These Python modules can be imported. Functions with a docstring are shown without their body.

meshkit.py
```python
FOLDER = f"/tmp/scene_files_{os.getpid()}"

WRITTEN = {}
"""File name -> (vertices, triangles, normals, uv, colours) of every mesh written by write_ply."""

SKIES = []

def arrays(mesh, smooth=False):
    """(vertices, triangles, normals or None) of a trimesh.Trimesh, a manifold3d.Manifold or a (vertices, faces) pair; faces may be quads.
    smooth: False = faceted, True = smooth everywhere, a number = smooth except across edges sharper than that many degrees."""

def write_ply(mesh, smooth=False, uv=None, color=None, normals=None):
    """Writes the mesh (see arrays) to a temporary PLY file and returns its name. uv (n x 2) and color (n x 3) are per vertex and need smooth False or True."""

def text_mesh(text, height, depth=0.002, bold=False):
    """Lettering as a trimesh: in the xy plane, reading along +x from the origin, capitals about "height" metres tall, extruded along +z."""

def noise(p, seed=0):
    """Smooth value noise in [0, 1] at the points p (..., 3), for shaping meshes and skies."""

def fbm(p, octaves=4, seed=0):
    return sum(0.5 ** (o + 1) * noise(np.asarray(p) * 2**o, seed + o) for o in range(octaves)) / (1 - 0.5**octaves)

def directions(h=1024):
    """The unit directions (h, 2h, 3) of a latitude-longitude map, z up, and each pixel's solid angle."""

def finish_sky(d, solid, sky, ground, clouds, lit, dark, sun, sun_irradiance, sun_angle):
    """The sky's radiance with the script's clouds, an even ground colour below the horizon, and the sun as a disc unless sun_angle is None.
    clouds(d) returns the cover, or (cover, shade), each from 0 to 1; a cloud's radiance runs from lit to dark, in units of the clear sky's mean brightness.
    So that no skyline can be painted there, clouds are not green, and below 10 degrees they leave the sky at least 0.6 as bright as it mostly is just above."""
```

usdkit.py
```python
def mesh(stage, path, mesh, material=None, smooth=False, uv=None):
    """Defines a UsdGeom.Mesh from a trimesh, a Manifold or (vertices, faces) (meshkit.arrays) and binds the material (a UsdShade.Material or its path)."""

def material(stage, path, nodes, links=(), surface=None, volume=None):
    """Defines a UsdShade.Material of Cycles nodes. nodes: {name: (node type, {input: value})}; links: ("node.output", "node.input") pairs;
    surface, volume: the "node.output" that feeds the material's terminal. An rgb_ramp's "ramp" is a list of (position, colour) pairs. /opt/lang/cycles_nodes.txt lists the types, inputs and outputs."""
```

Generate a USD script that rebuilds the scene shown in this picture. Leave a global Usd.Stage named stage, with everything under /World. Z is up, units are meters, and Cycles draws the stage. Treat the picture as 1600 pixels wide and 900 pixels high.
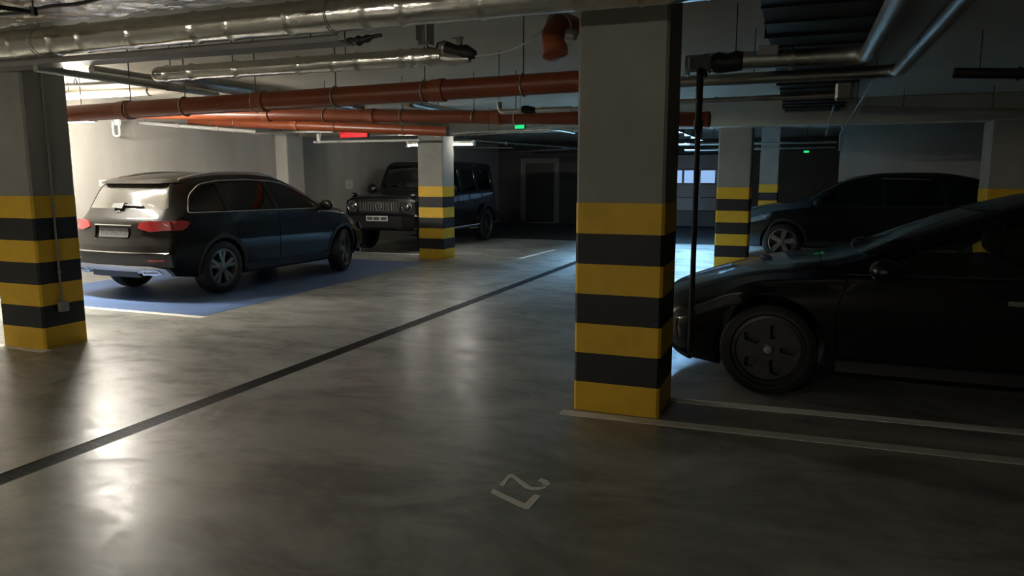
import math, random, numpy as np, trimesh, usdkit, meshkit
import manifold3d as m3
from scipy.interpolate import PchipInterpolator
from shapely.geometry import Polygon, LineString
from pxr import Usd, UsdGeom, UsdShade, Gf, Sdf, Vt

random.seed(7); np.random.seed(7)
stage = Usd.Stage.CreateInMemory()
UsdGeom.SetStageUpAxis(stage, 'Z'); UsdGeom.SetStageMetersPerUnit(stage, 1.0)
UsdGeom.Xform.Define(stage, '/World'); UsdGeom.Scope.Define(stage, '/World/Looks')

# ------------------------------------------------------------------ camera, light levels
FPX, EYE = 1155.0, 1.56
PITCH, YAW = math.atan(172 / FPX), math.atan(450 / math.hypot(FPX, 172))
_fh = np.array([-math.sin(YAW), math.cos(YAW), 0.0]); _r = np.array([math.cos(YAW), math.sin(YAW), 0.0])
_fw = _fh * math.cos(PITCH) - np.array([0, 0, math.sin(PITCH)]); _up = np.cross(_r, _fw)
CAM = np.array([0.0, 0.0, EYE])
cam = UsdGeom.Camera.Define(stage, '/World/camera')
mat4 = Gf.Matrix4d(*[float(x) for row in ((*_r, 0), (*_up, 0), (*(-_fw), 0), (*CAM, 1)) for x in row])
cam.AddTransformOp().Set(mat4)
cam.CreateHorizontalApertureAttr(36.0); cam.CreateVerticalApertureAttr(20.25); cam.CreateFocalLengthAttr(36.0 * FPX / 1600)
cam.CreateClippingRangeAttr((0.05, 200.0)); cam.CreateFStopAttr(0.0)
cam.CreateExposureAttr(0.0)
L_MAIN = 500.0       # batten over the wagon
L_COOL = 1150.0       # row of cool battens by the gate
L_BACK = 140.0       # batten behind the middle pillar
L_SIDE = 300.0      # dim batten by the left wall behind the photographer
L_REAR = 250.0       # dim batten of the aisle behind the photographer


def ray(u, v):
    return _fw + (u - 800) / FPX * _r - (v - 450) / FPX * _up


def atz(u, v, z=0.0):
    d = ray(u, v); return CAM + d * ((z - EYE) / d[2])


def aty(u, v, y):
    d = ray(u, v); return CAM + d * (y / d[1])


def atx(u, v, x):
    d = ray(u, v); return CAM + d * (x / d[0])


# ------------------------------------------------------------------ materials
def mat(name, nodes, links=(), surface='p.BSDF'):
    return usdkit.material(stage, '/World/Looks/' + name, nodes, links, surface=surface)


def plain(name, col, rough=0.5, metal=0.0, coat=0.0, **kw):
    return mat(name, {'p': ('principled_bsdf', {'base_color': col, 'roughness': rough, 'metallic': metal, 'coat_weight': coat, **kw})})


def mottled(name, c1, c2, scale, rough=0.7, detail=6.0, bump=0.0, bscale=60.0, lo=0.3, hi=0.7, distortion=0.0, stretch=None, **kw):
    n = {'g': ('geometry', {}), 'n': ('noise_texture', {'scale': scale, 'detail': detail, 'roughness': 0.6, 'distortion': distortion}),
         'r': ('rgb_ramp', {'ramp': [(0.0, c1), (lo, c1), (hi, c2), (1.0, c2)]}),
         'p': ('principled_bsdf', {'roughness': rough, **kw})}
    l = [('n.fac', 'r.fac'), ('r.color', 'p.base_color')]
    if stretch:
        n['m'] = ('mapping', {'scale': stretch}); l += [('g.position', 'm.vector'), ('m.vector', 'n.vector')]
    else:
        l += [('g.position', 'n.vector')]
    if bump:
        n['nb'] = ('noise_texture', {'scale': bscale, 'detail': 4.0}); n['b'] = ('bump', {'strength': bump, 'distance': 0.01})
        l += [('g.position', 'nb.vector'), ('nb.fac', 'b.height'), ('b.normal', 'p.normal')]
    return mat(name, n, l)


def emit(name, col, s):
    return mat(name, {'e': ('emission', {'color': col, 'strength': s})}, surface='e.emission')


def foil(name, base, rough, scale, strength, stretch=(1, 1, 1), dist=0.02):
    return mat(name, {
        'g': ('geometry', {}), 'm': ('mapping', {'scale': stretch}),
        'n': ('noise_texture', {'scale': scale, 'detail': 5.0, 'roughness': 0.6, 'distortion': 0.6}),
        'n2': ('noise_texture', {'scale': scale * 0.3, 'detail': 3.0}),
        'rr': ('map_range', {'from_min': 0.3, 'from_max': 0.7, 'to_min': rough * 0.7, 'to_max': rough * 1.3}),
        'b': ('bump', {'strength': strength, 'distance': dist}),
        'p': ('principled_bsdf', {'base_color': base, 'metallic': 1.0})},
        [('g.position', 'm.vector'), ('m.vector', 'n.vector'), ('g.position', 'n2.vector'), ('n2.fac', 'rr.value'), ('rr.result', 'p.roughness'), ('n.fac', 'b.height'), ('b.normal', 'p.normal')])


def floor_mat(name, c1, c2, spec=1.0, r0=0.25, r1=0.42):
    return mat(name, {
        'g': ('geometry', {}),
        'm': ('mapping', {'scale': (1.0, 1.6, 1.0), 'rotation': (0, 0, 0.5)}),
        'n': ('noise_texture', {'scale': 0.9, 'detail': 9.0, 'roughness': 0.62, 'distortion': 0.8}),
        'r': ('rgb_ramp', {'ramp': [(0.0, c1), (0.40, c1), (0.60, c2), (1.0, c2)]}),
        'n2': ('noise_texture', {'scale': 1.7, 'detail': 7.0, 'roughness': 0.65, 'distortion': 1.5}),
        'mr': ('map_range', {'from_min': 0.3, 'from_max': 0.7, 'to_min': r0, 'to_max': r1}),
        'nb': ('noise_texture', {'scale': 3.0, 'detail': 4.0, 'roughness': 0.5}),
        'b': ('bump', {'strength': 0.10, 'distance': 0.02}),
        'p': ('principled_bsdf', {'specular_ior_level': spec})},
        [('g.position', 'm.vector'), ('m.vector', 'n.vector'), ('n.fac', 'r.fac'), ('r.color', 'p.base_color'), ('m.vector', 'n2.vector'), ('n2.fac', 'mr.value'),
         ('mr.result', 'p.roughness'), ('g.position', 'nb.vector'), ('nb.fac', 'b.height'), ('b.normal', 'p.normal')])


def pane(name, tint, ior=1.45):
    return mat(name, {'t': ('transparent_bsdf', {'color': tint}), 'gl': ('glossy_bsdf', {'color': (1, 1, 1), 'roughness': 0.02}), 'f': ('fresnel', {'IOR': ior}), 'x': ('mix_closure', {})},
               [('f.fac', 'x.fac'), ('t.BSDF', 'x.closure1'), ('gl.BSDF', 'x.closure2')], surface='x.closure')


M = dict(
    floor=floor_mat('floor_concrete', (0.200, 0.204, 0.187), (0.385, 0.392, 0.362)),
    asphalt=mottled('ramp_asphalt', (0.012, 0.014, 0.015), (0.022, 0.024, 0.026), 3, 0.75, bump=0.2),
    wall=mottled('wall_concrete', (0.36, 0.345, 0.31), (0.48, 0.465, 0.42), 0.7, 0.85, bump=0.12, bscale=25, stretch=(1, 1.6, 0.5)),
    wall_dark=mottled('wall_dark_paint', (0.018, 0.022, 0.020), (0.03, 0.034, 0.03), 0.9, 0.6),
    ceil=mottled('ceiling_concrete', (0.46, 0.43, 0.35), (0.58, 0.545, 0.45), 0.8, 0.9, bump=0.15, bscale=14),
    column=mottled('column_concrete', (0.27, 0.265, 0.235), (0.35, 0.345, 0.31), 1.8, 0.85, bump=0.15, bscale=40),
    yellow=mottled('yellow_paint', (0.68, 0.40, 0.010), (0.80, 0.485, 0.016), 5, 0.55, lo=0.25, hi=0.55, bump=0.05, bscale=50),
    black=mottled('black_paint', (0.007, 0.0065, 0.006), (0.013, 0.012, 0.011), 6, 0.55, bump=0.05, bscale=50),
    white_line=mottled('white_line_paint', (0.74, 0.72, 0.66), (0.88, 0.86, 0.80), 6, 0.6),
    blue=mottled('blue_bay_paint', (0.07, 0.125, 0.26), (0.11, 0.18, 0.36), 2.5, 0.45),
    foil=foil('foil_wrap', (0.80, 0.78, 0.72), 0.20, 9, 0.30, (0.25, 1, 1)),
    foil_old=foil('foil_insulation', (0.86, 0.84, 0.79), 0.20, 7, 0.3, (0.6, 1.7, 1), 0.05),
    foil_dull=foil('foil_dull', (0.50, 0.49, 0.45), 0.42, 8, 0.3, (1, 1, 1)),
    galv=plain('galvanised_steel', (0.48, 0.48, 0.46), 0.4, 0.9),
    steel_dark=plain('dark_steel', (0.05, 0.05, 0.05), 0.45, 0.6),
    orange=mottled('orange_plastic', (0.21, 0.047, 0.016), (0.27, 0.063, 0.021), 3, 0.36),
    orange_band=plain('orange_socket', (0.30, 0.085, 0.03), 0.4),
    pipe_grey=plain('grey_plastic_pipe', (0.30, 0.29, 0.27), 0.45),
    pipe_white=plain('white_plastic', (0.62, 0.61, 0.57), 0.4),
    cream=mottled('cream_pipe_wrap', (0.45, 0.40, 0.32), (0.52, 0.47, 0.38), 4, 0.55),
    rubber_black=plain('black_rubber', (0.012, 0.012, 0.012), 0.55),
    duct_black=plain('black_duct_steel', (0.022, 0.026, 0.027), 0.38, 0.3),
    sign_red=mat('red_sign_face', {'p': ('principled_bsdf', {'base_color': (0.6, 0.01, 0.02), 'roughness': 0.4, 'emission_color': (1.0, 0.012, 0.02), 'emission_strength': 0.42})}),
    sign_green=emit('green_exit_light', (0.03, 0.9, 0.25), 0.9),
    lamp_main=emit('lamp_main_tube', (1.0, 0.94, 0.83), L_MAIN),
    lamp_cool=emit('lamp_cool_tube', (0.30, 0.62, 1.0), L_COOL),
    lamp_back=emit('lamp_back_tube', (1.0, 0.95, 0.86), L_BACK),
    lamp_side=emit('lamp_side_tube', (1.0, 0.93, 0.80), L_SIDE),
    lamp_rear=emit('lamp_rear_tube', (1.0, 0.93, 0.80), L_REAR),
    day_pane=mat('gate_daylight_pane', {'p': ('principled_bsdf', {'base_color': (0.3, 0.4, 0.5), 'roughness': 0.2, 'emission_color': (0.32, 0.55, 0.95), 'emission_strength': 0.85})}),
    gate=plain('gate_panel_paint', (0.30, 0.32, 0.33), 0.45),
    gate_dark=plain('gate_lower_panel_paint', (0.05, 0.065, 0.07), 0.45),
    door_dark=plain('door_dark_paint', (0.016, 0.018, 0.017), 0.5),
    door_frame=plain('door_frame_paint', (0.16, 0.16, 0.145), 0.6),
    paper=plain('paper_sheet', (0.75, 0.74, 0.76), 0.7),
    ink=plain('grey_ink', (0.35, 0.35, 0.38), 0.7),
    wagon=plain('wagon_paint', (0.008, 0.0072, 0.0058), 0.45, 0.0, 0.5, coat_roughness=0.05, specular_ior_level=0.14),
    suv=plain('black_car_paint', (0.004, 0.004, 0.0045), 0.30, 0.0, 0.6, coat_roughness=0.04, specular_ior_level=0.2),
    dark_car=plain('dark_blue_car_paint', (0.004, 0.0045, 0.006), 0.35, 0.0, 0.5, coat_roughness=0.05, specular_ior_level=0.2),
    clad=plain('black_plastic_cladding', (0.02, 0.02, 0.019), 0.55),
    skid=plain('silver_skid_trim', (0.42, 0.42, 0.45), 0.35, 0.6),
    chrome=plain('chrome', (0.75, 0.74, 0.72), 0.16, 1.0),
    rim=plain('alloy_silver', (0.26, 0.255, 0.25), 0.32, 0.8),
    rim_dark=plain('rim_dark', (0.035, 0.035, 0.035), 0.4, 0.4),
    tail_red=plain('tail_lamp_red', (0.34, 0.018, 0.022), 0.22, 0.0, 1.0),
    lens=plain('lamp_lens', (0.28, 0.28, 0.28), 0.08, 0.5, 1.0),
    lens_dark=plain('lamp_lens_dark', (0.03, 0.03, 0.033), 0.08, 0.2, 1.0),
    plate=plain('number_plate_face', (0.50, 0.50, 0.48), 0.45),
    plate_dim=plain('number_plate_rim', (0.10, 0.10, 0.09), 0.5),
    plate_ink=mottled('number_plate_smudge', (0.02, 0.02, 0.02), (0.10, 0.10, 0.10), 30, 0.5),
    cabin=plain('cabin_black_trim', (0.012, 0.012, 0.012), 0.7),
    glass=pane('car_glass_clear', (0.90, 0.92, 0.91)),
    glass_dark=pane('car_glass_privacy', (0.05, 0.055, 0.055), 1.5),
    glass_rear=mat('car_rear_glass', {'p': ('principled_bsdf', {'base_color': (0.05, 0.048, 0.042), 'roughness': 0.09, 'coat_weight': 1.0, 'coat_roughness': 0.05, 'specular_ior_level': 0.8})}),
)

# ------------------------------------------------------------------ scene graph helpers
_used = {}


def numbered(parent, name):
    k = (parent, name); n = _used.get(k, 0); _used[k] = n + 1
    return name if n == 0 else f'{name}_{n:03d}'


def obj(name, mesh, material, parent=None, smooth=30, label=None):
    base = '/World' if parent is None else str(parent.GetPath())
    g = usdkit.mesh(stage, f'{base}/{numbered(base, name)}', mesh, M[material] if isinstance(material, str) else material, smooth=smooth)
    p = g.GetPrim()
    if label: p.SetCustomDataByKey('label', label)
    return p


def tag(p, label, cat, group=None, kind=None):
    p.SetCustomDataByKey('label', label); p.SetCustomDataByKey('category', cat)
    if group: p.SetCustomDataByKey('group', group)
    if kind: p.SetCustomDataByKey('kind', kind)
    return p


def thing(name, label, cat, loc=(0, 0, 0), rz=0.0, group=None):
    x = UsdGeom.Xform.Define(stage, '/World/' + numbered('/World', name))
    x.AddTranslateOp().Set(Gf.Vec3d(*map(float, loc)))
    if rz: x.AddRotateZOp().Set(float(rz))
    return tag(x.GetPrim(), label, cat, group)


def struct(name, mesh, material, parent=None, smooth=False, label=None):
    p = obj(name, mesh, material, parent, smooth)
    if parent is None: p.SetCustomDataByKey('kind', 'structure')
    if label: p.SetCustomDataByKey('label', label)
    return p


# ------------------------------------------------------------------ shape helpers
def box(x0, x1, y0, y1, z0, z1):
    return trimesh.creation.box(bounds=[[min(x0, x1), min(y0, y1), min(z0, z1)], [max(x0, x1), max(y0, y1), max(z0, z1)]])


def cat(*ms):
    return trimesh.util.concatenate([tri(m) for m in ms])


def tri(m):
    if isinstance(m, trimesh.Trimesh): return m
    a = m.to_mesh(); return trimesh.Trimesh(np.array(a.vert_properties[:, :3], float), np.array(a.tri_verts, int), process=False)


def mani(t):
    t = tri(t)
    return m3.Manifold(m3.Mesh(np.asarray(t.vertices, np.float32), np.asarray(t.faces, np.uint32)))


def bev(x0, x1, y0, y1, z0, z1, r=0.01):
    """a box with chamfered edges"""
    pts = []
    for x, sx in ((x0, 1), (x1, -1)):
        for y, sy in ((y0, 1), (y1, -1)):
            for z, sz in ((z0, 1), (z1, -1)):
                pts += [(x, y + sy * r, z + sz * r), (x + sx * r, y, z + sz * r), (x + sx * r, y + sy * r, z)]
    return tri(m3.Manifold.hull_points(np.array(pts, np.float32)))


def frame_of(pts):
    p = np.asarray(pts, float); t = np.gradient(p, axis=0); t /= np.linalg.norm(t, axis=1, keepdims=True)
    ref = np.array([0, 0, 1.0]) if abs(t[0][2]) < 0.9 else np.array([1.0, 0, 0])
    a = np.cross(t[0], ref); a /= np.linalg.norm(a); A = [a]
    for k in range(1, len(p)):
        a = A[-1] - t[k] * (A[-1] @ t[k]); A.append(a / np.linalg.norm(a))
    A = np.array(A); return p, t, A, np.cross(t, A)


def tube(pts, r, n=16, caps=True):
    p, t, A, B = frame_of(pts)
    r = np.broadcast_to(r, (len(p),)) if np.ndim(r) < 2 else r
    th = np.arange(n) * 2 * np.pi / n
    R = r[:, None] if r.ndim == 1 else r
    v = p[:, None] + R[..., None] * (np.cos(th)[None, :, None] * A[:, None] + np.sin(th)[None, :, None] * B[:, None])
    v = v.reshape(-1, 3); f = []
    for i in range(len(p) - 1):
        for j in range(n):
            a, b = i * n + j, i * n + (j + 1) % n
            f += [(a, b, b + n), (a, b + n, a + n)]
    if caps:
        v = np.vstack([v, p[0], p[-1]]); c0, c1 = len(v) - 2, len(v) - 1; e = (len(p) - 1) * n
        for j in range(n):
            f += [(c0, (j + 1) % n, j), (c1, e + j, e + (j + 1) % n)]
    return trimesh.Trimesh(v, np.array(f), process=False)


def smooth_path(pts, per=6, r=0.1):
    """polyline with rounded corners"""
    p = [np.asarray(q, float) for q in pts]; out = [p[0]]
    for i in range(1, len(p) - 1):
        d0, d1 = p[i - 1] - p[i], p[i + 1] - p[i]
        q = min(r, 0.45 * np.linalg.norm(d0), 0.45 * np.linalg.norm(d1))
        a, b = p[i] + d0 / np.linalg.norm(d0) * q, p[i] + d1 / np.linalg.norm(d1) * q
        for s in np.linspace(0, 1, per):
            out.append((1 - s) ** 2 * a + 2 * s * (1 - s) * p[i] + s * s * b)
    out.append(p[-1]); return np.array(out)


def lathe(prof, n=48):
    """profile (r, h) around +Y: returns mesh with axis y"""
    m = trimesh.creation.revolve(np.array(prof), sections=n)
    v = m.vertices.copy(); m.vertices = np.stack([v[:, 0], v[:, 2], -v[:, 1]], 1)   # z->y
    m.fix_normals(); return m


def extr(poly, h):
    return trimesh.creation.extrude_polygon(poly, h, engine='earcut')


def ring_at(p, axis, r, rr, n=24, k=8, arc=(0, 2 * np.pi)):
    axis = np.asarray(axis, float) / np.linalg.norm(axis)
    ref = np.array([0, 0, 1.0]) if abs(axis[2]) < 0.9 else np.array([0, 1.0, 0])
    a = np.cross(axis, ref); a /= np.linalg.norm(a); b = np.cross(axis, a)
    full = arc[1] - arc[0] > 6.28
    th = np.linspace(arc[0], arc[1], n + 1)
    pts = np.asarray(p) + r * (np.cos(th)[:, None] * a + np.sin(th)[:, None] * b)
    return tube(pts, rr, k, caps=True)


# ================================================================== THE SETTING
CEIL, YB = 2.80, 24.6
XL, XR, YF = -10.0, 13.0, -13.0
DX, DW = -3.82, 0.15            # drain
FY1 = 17.9
slot = box(DX - DW / 2, DX + DW / 2, -3.0, 16.5, -0.06, 0.1)
fl = mani(box(XL, XR, YF, FY1, -0.25, 0.0)) - mani(slot)
struct('floor', tri(fl), 'floor', label='polished grey concrete floor with cloudy patches')
p = struct('ramp', box(XL, XR, FY1, YB, -0.25, 0.0), 'asphalt', label='darker floor strip in front of the far gate')
struct('ceiling', box(XL - .2, XR + .2, YF - .2, YB + .2, CEIL, CEIL + 0.2), 'ceil', label='bare concrete ceiling slab')
p = struct('wall_left', cat(box(XL - .2, XL, YF, YB, -.25, CEIL), bev(XL - .05, XL + .28, 12.55, 13.1, -.1, CEIL, .015)), 'wall', label='pale concrete wall with an engaged pier behind the parked cars')
struct('wall_right', box(XR, XR + .2, YF, YB, -.25, CEIL), 'wall')
struct('wall_front', box(XL - .2, XR + .2, YF - .2, YF, -.25, CEIL), 'wall')
# back wall with openings for door_1 and the gate (door_2)
dA, dB = aty(821, 300, YB)[0], aty(867, 300, YB)[0]
gA, gB = -4.6, -1.45
wb = mani(box(XL - .2, XR + .2, YB, YB + .2, -.25, CEIL)) - mani(box(dA, dB, YB - .1, YB + .3, 0, 2.08)) - mani(box(gA, gB, YB - .1, YB + .3, 0, 2.32))
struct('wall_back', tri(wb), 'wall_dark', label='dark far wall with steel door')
jx = aty(1312, 250, 19.6)[0]
struct('wall_jog', box(jx, XR, 19.6, 19.8, 0, CEIL), 'wall', label='pale wall section beyond the dark car at the right')
struct('beam', bev(XL, XR, 12.95, 13.35, 2.40, CEIL, .012), 'ceil', label='concrete down-stand beam over the second row of pillars')

d1 = struct('door_1', box(dA + .02, dB - .02, YB + .03, YB + .08, .01, 2.06), 'door_dark', label='dark steel door in a pale frame in the far wall')
fw_ = 0.16
obj('door_frame', cat(box(dA - fw_, dA + .02, YB - .04, YB + .1, 0, 2.08 + fw_), box(dB - .02, dB + fw_, YB - .04, YB + .1, 0, 2.08 + fw_), box(dA + .02, dB - .02, YB - .04, YB + .1, 2.06, 2.08 + fw_)), 'door_frame', d1, False)
obj('threshold', box(dA + .02, dB - .02, YB - .06, YB + .1, 0, .018), 'galv', d1, False)
obj('handle', cat(tube([(dA + .12, YB + .03, 1.0), (dA + .12, YB - .03, 1.0)], .01, 8), tube([(dA + .12, YB - .03, 1.0), (dA + .24, YB - .03, 1.0)], .01, 8)), 'steel_dark', d1)

# gate: sectional door, horizontal panels, one row of daylight panes
d2 = UsdGeom.Xform.Define(stage, '/World/door_2').GetPrim()
d2.SetCustomDataByKey('kind', 'structure'); d2.SetCustomDataByKey('label', 'grey sectional garage gate with a row of bright window panes')
rows = [(0.0, .50, 'gate_dark'), (.51, .93, 'gate'), (.94, 1.36, 'gate'), (1.37, 1.86, None), (1.87, 2.30, 'gate')]
for z0, z1, mm in rows:
    if mm:
        obj('panel', bev(gA + .01, gB - .01, YB + .05, YB + .10, z0, z1, .008), mm, d2, False)
npan = 6; pw = (gB - gA - .02) / npan
fr = mani(box(gA + .01, gB - .01, YB + .05, YB + .10, 1.37, 1.86))
for k in range(npan):
    a = gA + .01 + k * pw
    fr -= mani(box(a + .035, a + pw - .035, YB, YB + .2, 1.40, 1.80))
obj('window_frame', tri(fr), 'gate', d2, False)
for k in range(npan):
    a = gA + .01 + k * pw
    obj('pane', box(a + .035, a + pw - .035, YB + .07, YB + .08, 1.40, 1.80), 'day_pane', d2, False)
    if k % 2 == 1:
        for z in (.93, 1.365, 1.865):
            obj('hinge', bev(a - .035, a + .035, YB + .035, YB + .055, z - .035, z + .035, .006), 'pipe_white', d2, False)

# ------------------------------------------------------------------ floor markings
T = 0.0025


def strip(p, q, w, z=T):
    p, q = np.array(p[:2]), np.array(q[:2]); d = (q - p) / np.linalg.norm(q - p)
    return extr(LineString([p, q]).buffer(w / 2, cap_style=2), z)


def bay_line(a, b, w, label, group=None):
    return tag(obj('painted_line', strip(a, b, w), 'white_line', None, False), label, 'floor marking', group)


bay_line((-.77, 5.15), (5.2, 5.42), .11, 'white bay line on the floor under the side of the black electric car')
bay_line((-1.42, 4.60), (5.2, 4.80), .105, 'white bay line starting in front of the nearest striped pillar')
bay_line((-9.9, 6.40), (-6.2, 6.41), .10, 'white line along the near end of the blue bay')
tag(obj('painted_line', strip(atz(812, 404), atz(868, 390), .10), 'white_line', None, False), 'short pale line in the blue-lit aisle far ahead', 'floor marking')
bay_line((-9.9, 13.5), (-6.95, 13.45), .10, 'white line across the bay in front of the boxy black off-roader')
bay_line((-7.2, 4.62), (-6.3, 4.60), .10, 'worn white line at the foot of the left pillar')
tag(obj('blue_bay_paint', extr(Polygon([(-9.9, 6.452), (-6.26, 6.462), (-6.42, 12.2), (-9.9, 12.2)]), .002), 'blue', None, False), 'blue painted parking bay under the dark estate car', 'floor marking')
# the worn numeral on the floor, in strokes taken from its outline
num = thing('painted_numeral', 'worn white number 2 stencilled on the floor in the foreground', 'floor marking')
Z = lambda x, y: atz(750 + x / 10, 720 + y / 10)[:2]
for poly in ([(205, 440), (320, 500), (700, 672), (850, 530), (950, 550), (770, 755), (700, 750), (600, 710), (165, 500)],
             [(300, 385), (375, 300), (430, 225), (500, 210), (560, 245), (700, 345), (800, 412), (900, 420), (1050, 398), (1020, 435), (900, 460), (780, 450), (700, 420), (540, 285), (490, 262), (450, 290), (375, 395)],
             [(905, 312), (960, 278), (1060, 315), (1098, 365), (1075, 390), (1000, 372), (960, 330)]):
    obj('painted_stroke', extr(Polygon([Z(*q) for q in poly]), T), 'white_line', num, False)

# ------------------------------------------------------------------ drain channel
dr = thing('drain_channel', 'long slotted steel drain grate set in the floor along the aisle', 'drain', (DX, 0, 0))
obj('channel', cat(box(-.074, -.066, -2.95, 16.45, -.055, .001), box(.066, .074, -2.95, 16.45, -.055, .001), box(-.066, .066, -2.95, 16.45, -.055, -.05)), 'steel_dark', dr, False)
for k in range(16):
    y0 = .5 + k
    bars = [box(x - .0045, x + .0045, y0 + .004, y0 + .996, -.03, -.002) for x in np.linspace(-.06, .06, 7)]
    bars += [box(-.0645, .0645, y - .004, y + .004, -.03, -.004) for y in np.linspace(y0 + .012, y0 + .988, 14)]
    obj('grate', cat(*bars), 'steel_dark', dr, False)


# ------------------------------------------------------------------ striped pillars
def pillar(label, x0, x1, y0, y1, top=CEIL, band0=0.0, hb=.2, nb=7, r=.018, base=0.0, dims=None):
    cx, cy = (x0 + x1) / 2, (y0 + y1) / 2; hx, hy = (x1 - x0) / 2, (y1 - y0) / 2
    t = thing('striped_pillar', label, 'pillar', (cx, cy, 0), 0, 'yellow and black striped pillars')

    def prism(z0, z1, g):
        a, b, c = hx + g, hy + g, r
        return extr(Polygon([(-a + c, -b), (a - c, -b), (a, -b + c), (a, b - c), (a - c, b), (-a + c, b), (-a, b - c), (-a, -b + c)]), z1 - z0).apply_translation((0, 0, z0))
    obj('shaft', prism(0, top, 0), 'column', t, False)
    for k in range(nb):
        obj('yellow_band' if k % 2 == 0 else 'black_band', prism(max(k * hb, .0), (k + 1) * hb, .0025 if k % 2 == 0 else .002), 'yellow' if k % 2 == 0 else 'black', t, False)
    return t


pillar('nearest and largest yellow and black striped concrete pillar', -1.36, -.785, 4.70, 5.21)
pl = pillar('striped concrete pillar at the left edge with a conduit and socket box', -6.92, -6.37, 4.64, 5.08)
pillar('striped concrete pillar beside the boxy black off-roader', -6.87, -6.33, 12.78, 13.27)
pillar('striped concrete pillar right of the hanging black pipe', -1.33, -.78, 13.28, 13.78)
pillar('striped concrete pillar farthest back, half hidden by the next striped pillar', -.95, -.50, 19.7, 20.15)
pillar('striped concrete pillar in the dark at the right edge of the photo', 2.62, 3.3, 13.0, 13.55)
cx, cy = (-6.92 - 6.37) / 2, (4.64 + 5.08) / 2
# conduit + box on left pillar's right face
x = -6.37 + .012
cd = thing('cable_conduit', 'thin grey conduit running down the left pillar to a socket box', 'conduit', (x, 4.83, 0))
obj('conduit', tube([(0.003, 0, .42), (0.003, 0, 1.2), (.003, 0.003, 2.0), (.003, 0, 2.6)], .009, 8), 'pipe_grey', cd)
obj('socket_box', bev(-.006, .045, -.045, .045, .33, .42, .008), 'pipe_grey', cd, False)
for z in (.7, 1.3, 1.9, 2.4):
    obj('clip', bev(-.009, .014, -.016, .016, z - .012, z + .012, .003), 'pipe_grey', cd, False)

# ================================================================== PIPES AND DUCTS
def hang(t, x, y, z, r, material='galv', top=CEIL, rod=True):
    """clamp ring around an x-running pipe with its threaded rod"""
    obj('clamp', ring_at((x, y, z), (1, 0, 0), r + .006, .006, 24, 6), material, t)
    if rod: obj('hanger_rod', tube([(x, y, z + r), (x, y, top)], .004, 6), 'steel_dark', t)


def wrapped(p, q, r, seams, seed, wrinkle=.0025, n=36, step=.018):
    """foil-wrapped straight pipe from p to q, cut at the seam fractions: list of section meshes"""
    p, q = np.array(p, float), np.array(q, float); L = np.linalg.norm(q - p); out = []
    cuts = [0] + list(seams) + [1]
    for k in range(len(cuts) - 1):
        a, b = cuts[k], cuts[k + 1]
        m = max(4, int((b - a) * L / step)); s = np.linspace(a, b, m); pts = p + s[:, None] * (q - p)
        th = np.arange(n) * 2 * np.pi / n
        S, TH = np.meshgrid(s * L, th, indexing='ij')
        w = meshkit.fbm(np.stack([S * 5, np.cos(TH) * r * 30 + k * 3.1, np.sin(TH) * r * 30], -1), 3, seed) - .5
        e = np.exp(-((S - a * L) / .022) ** 2) * .009
        R = r + w * wrinkle * 2 + e
        out.append(tube(pts, R, n))
    return out


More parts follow.
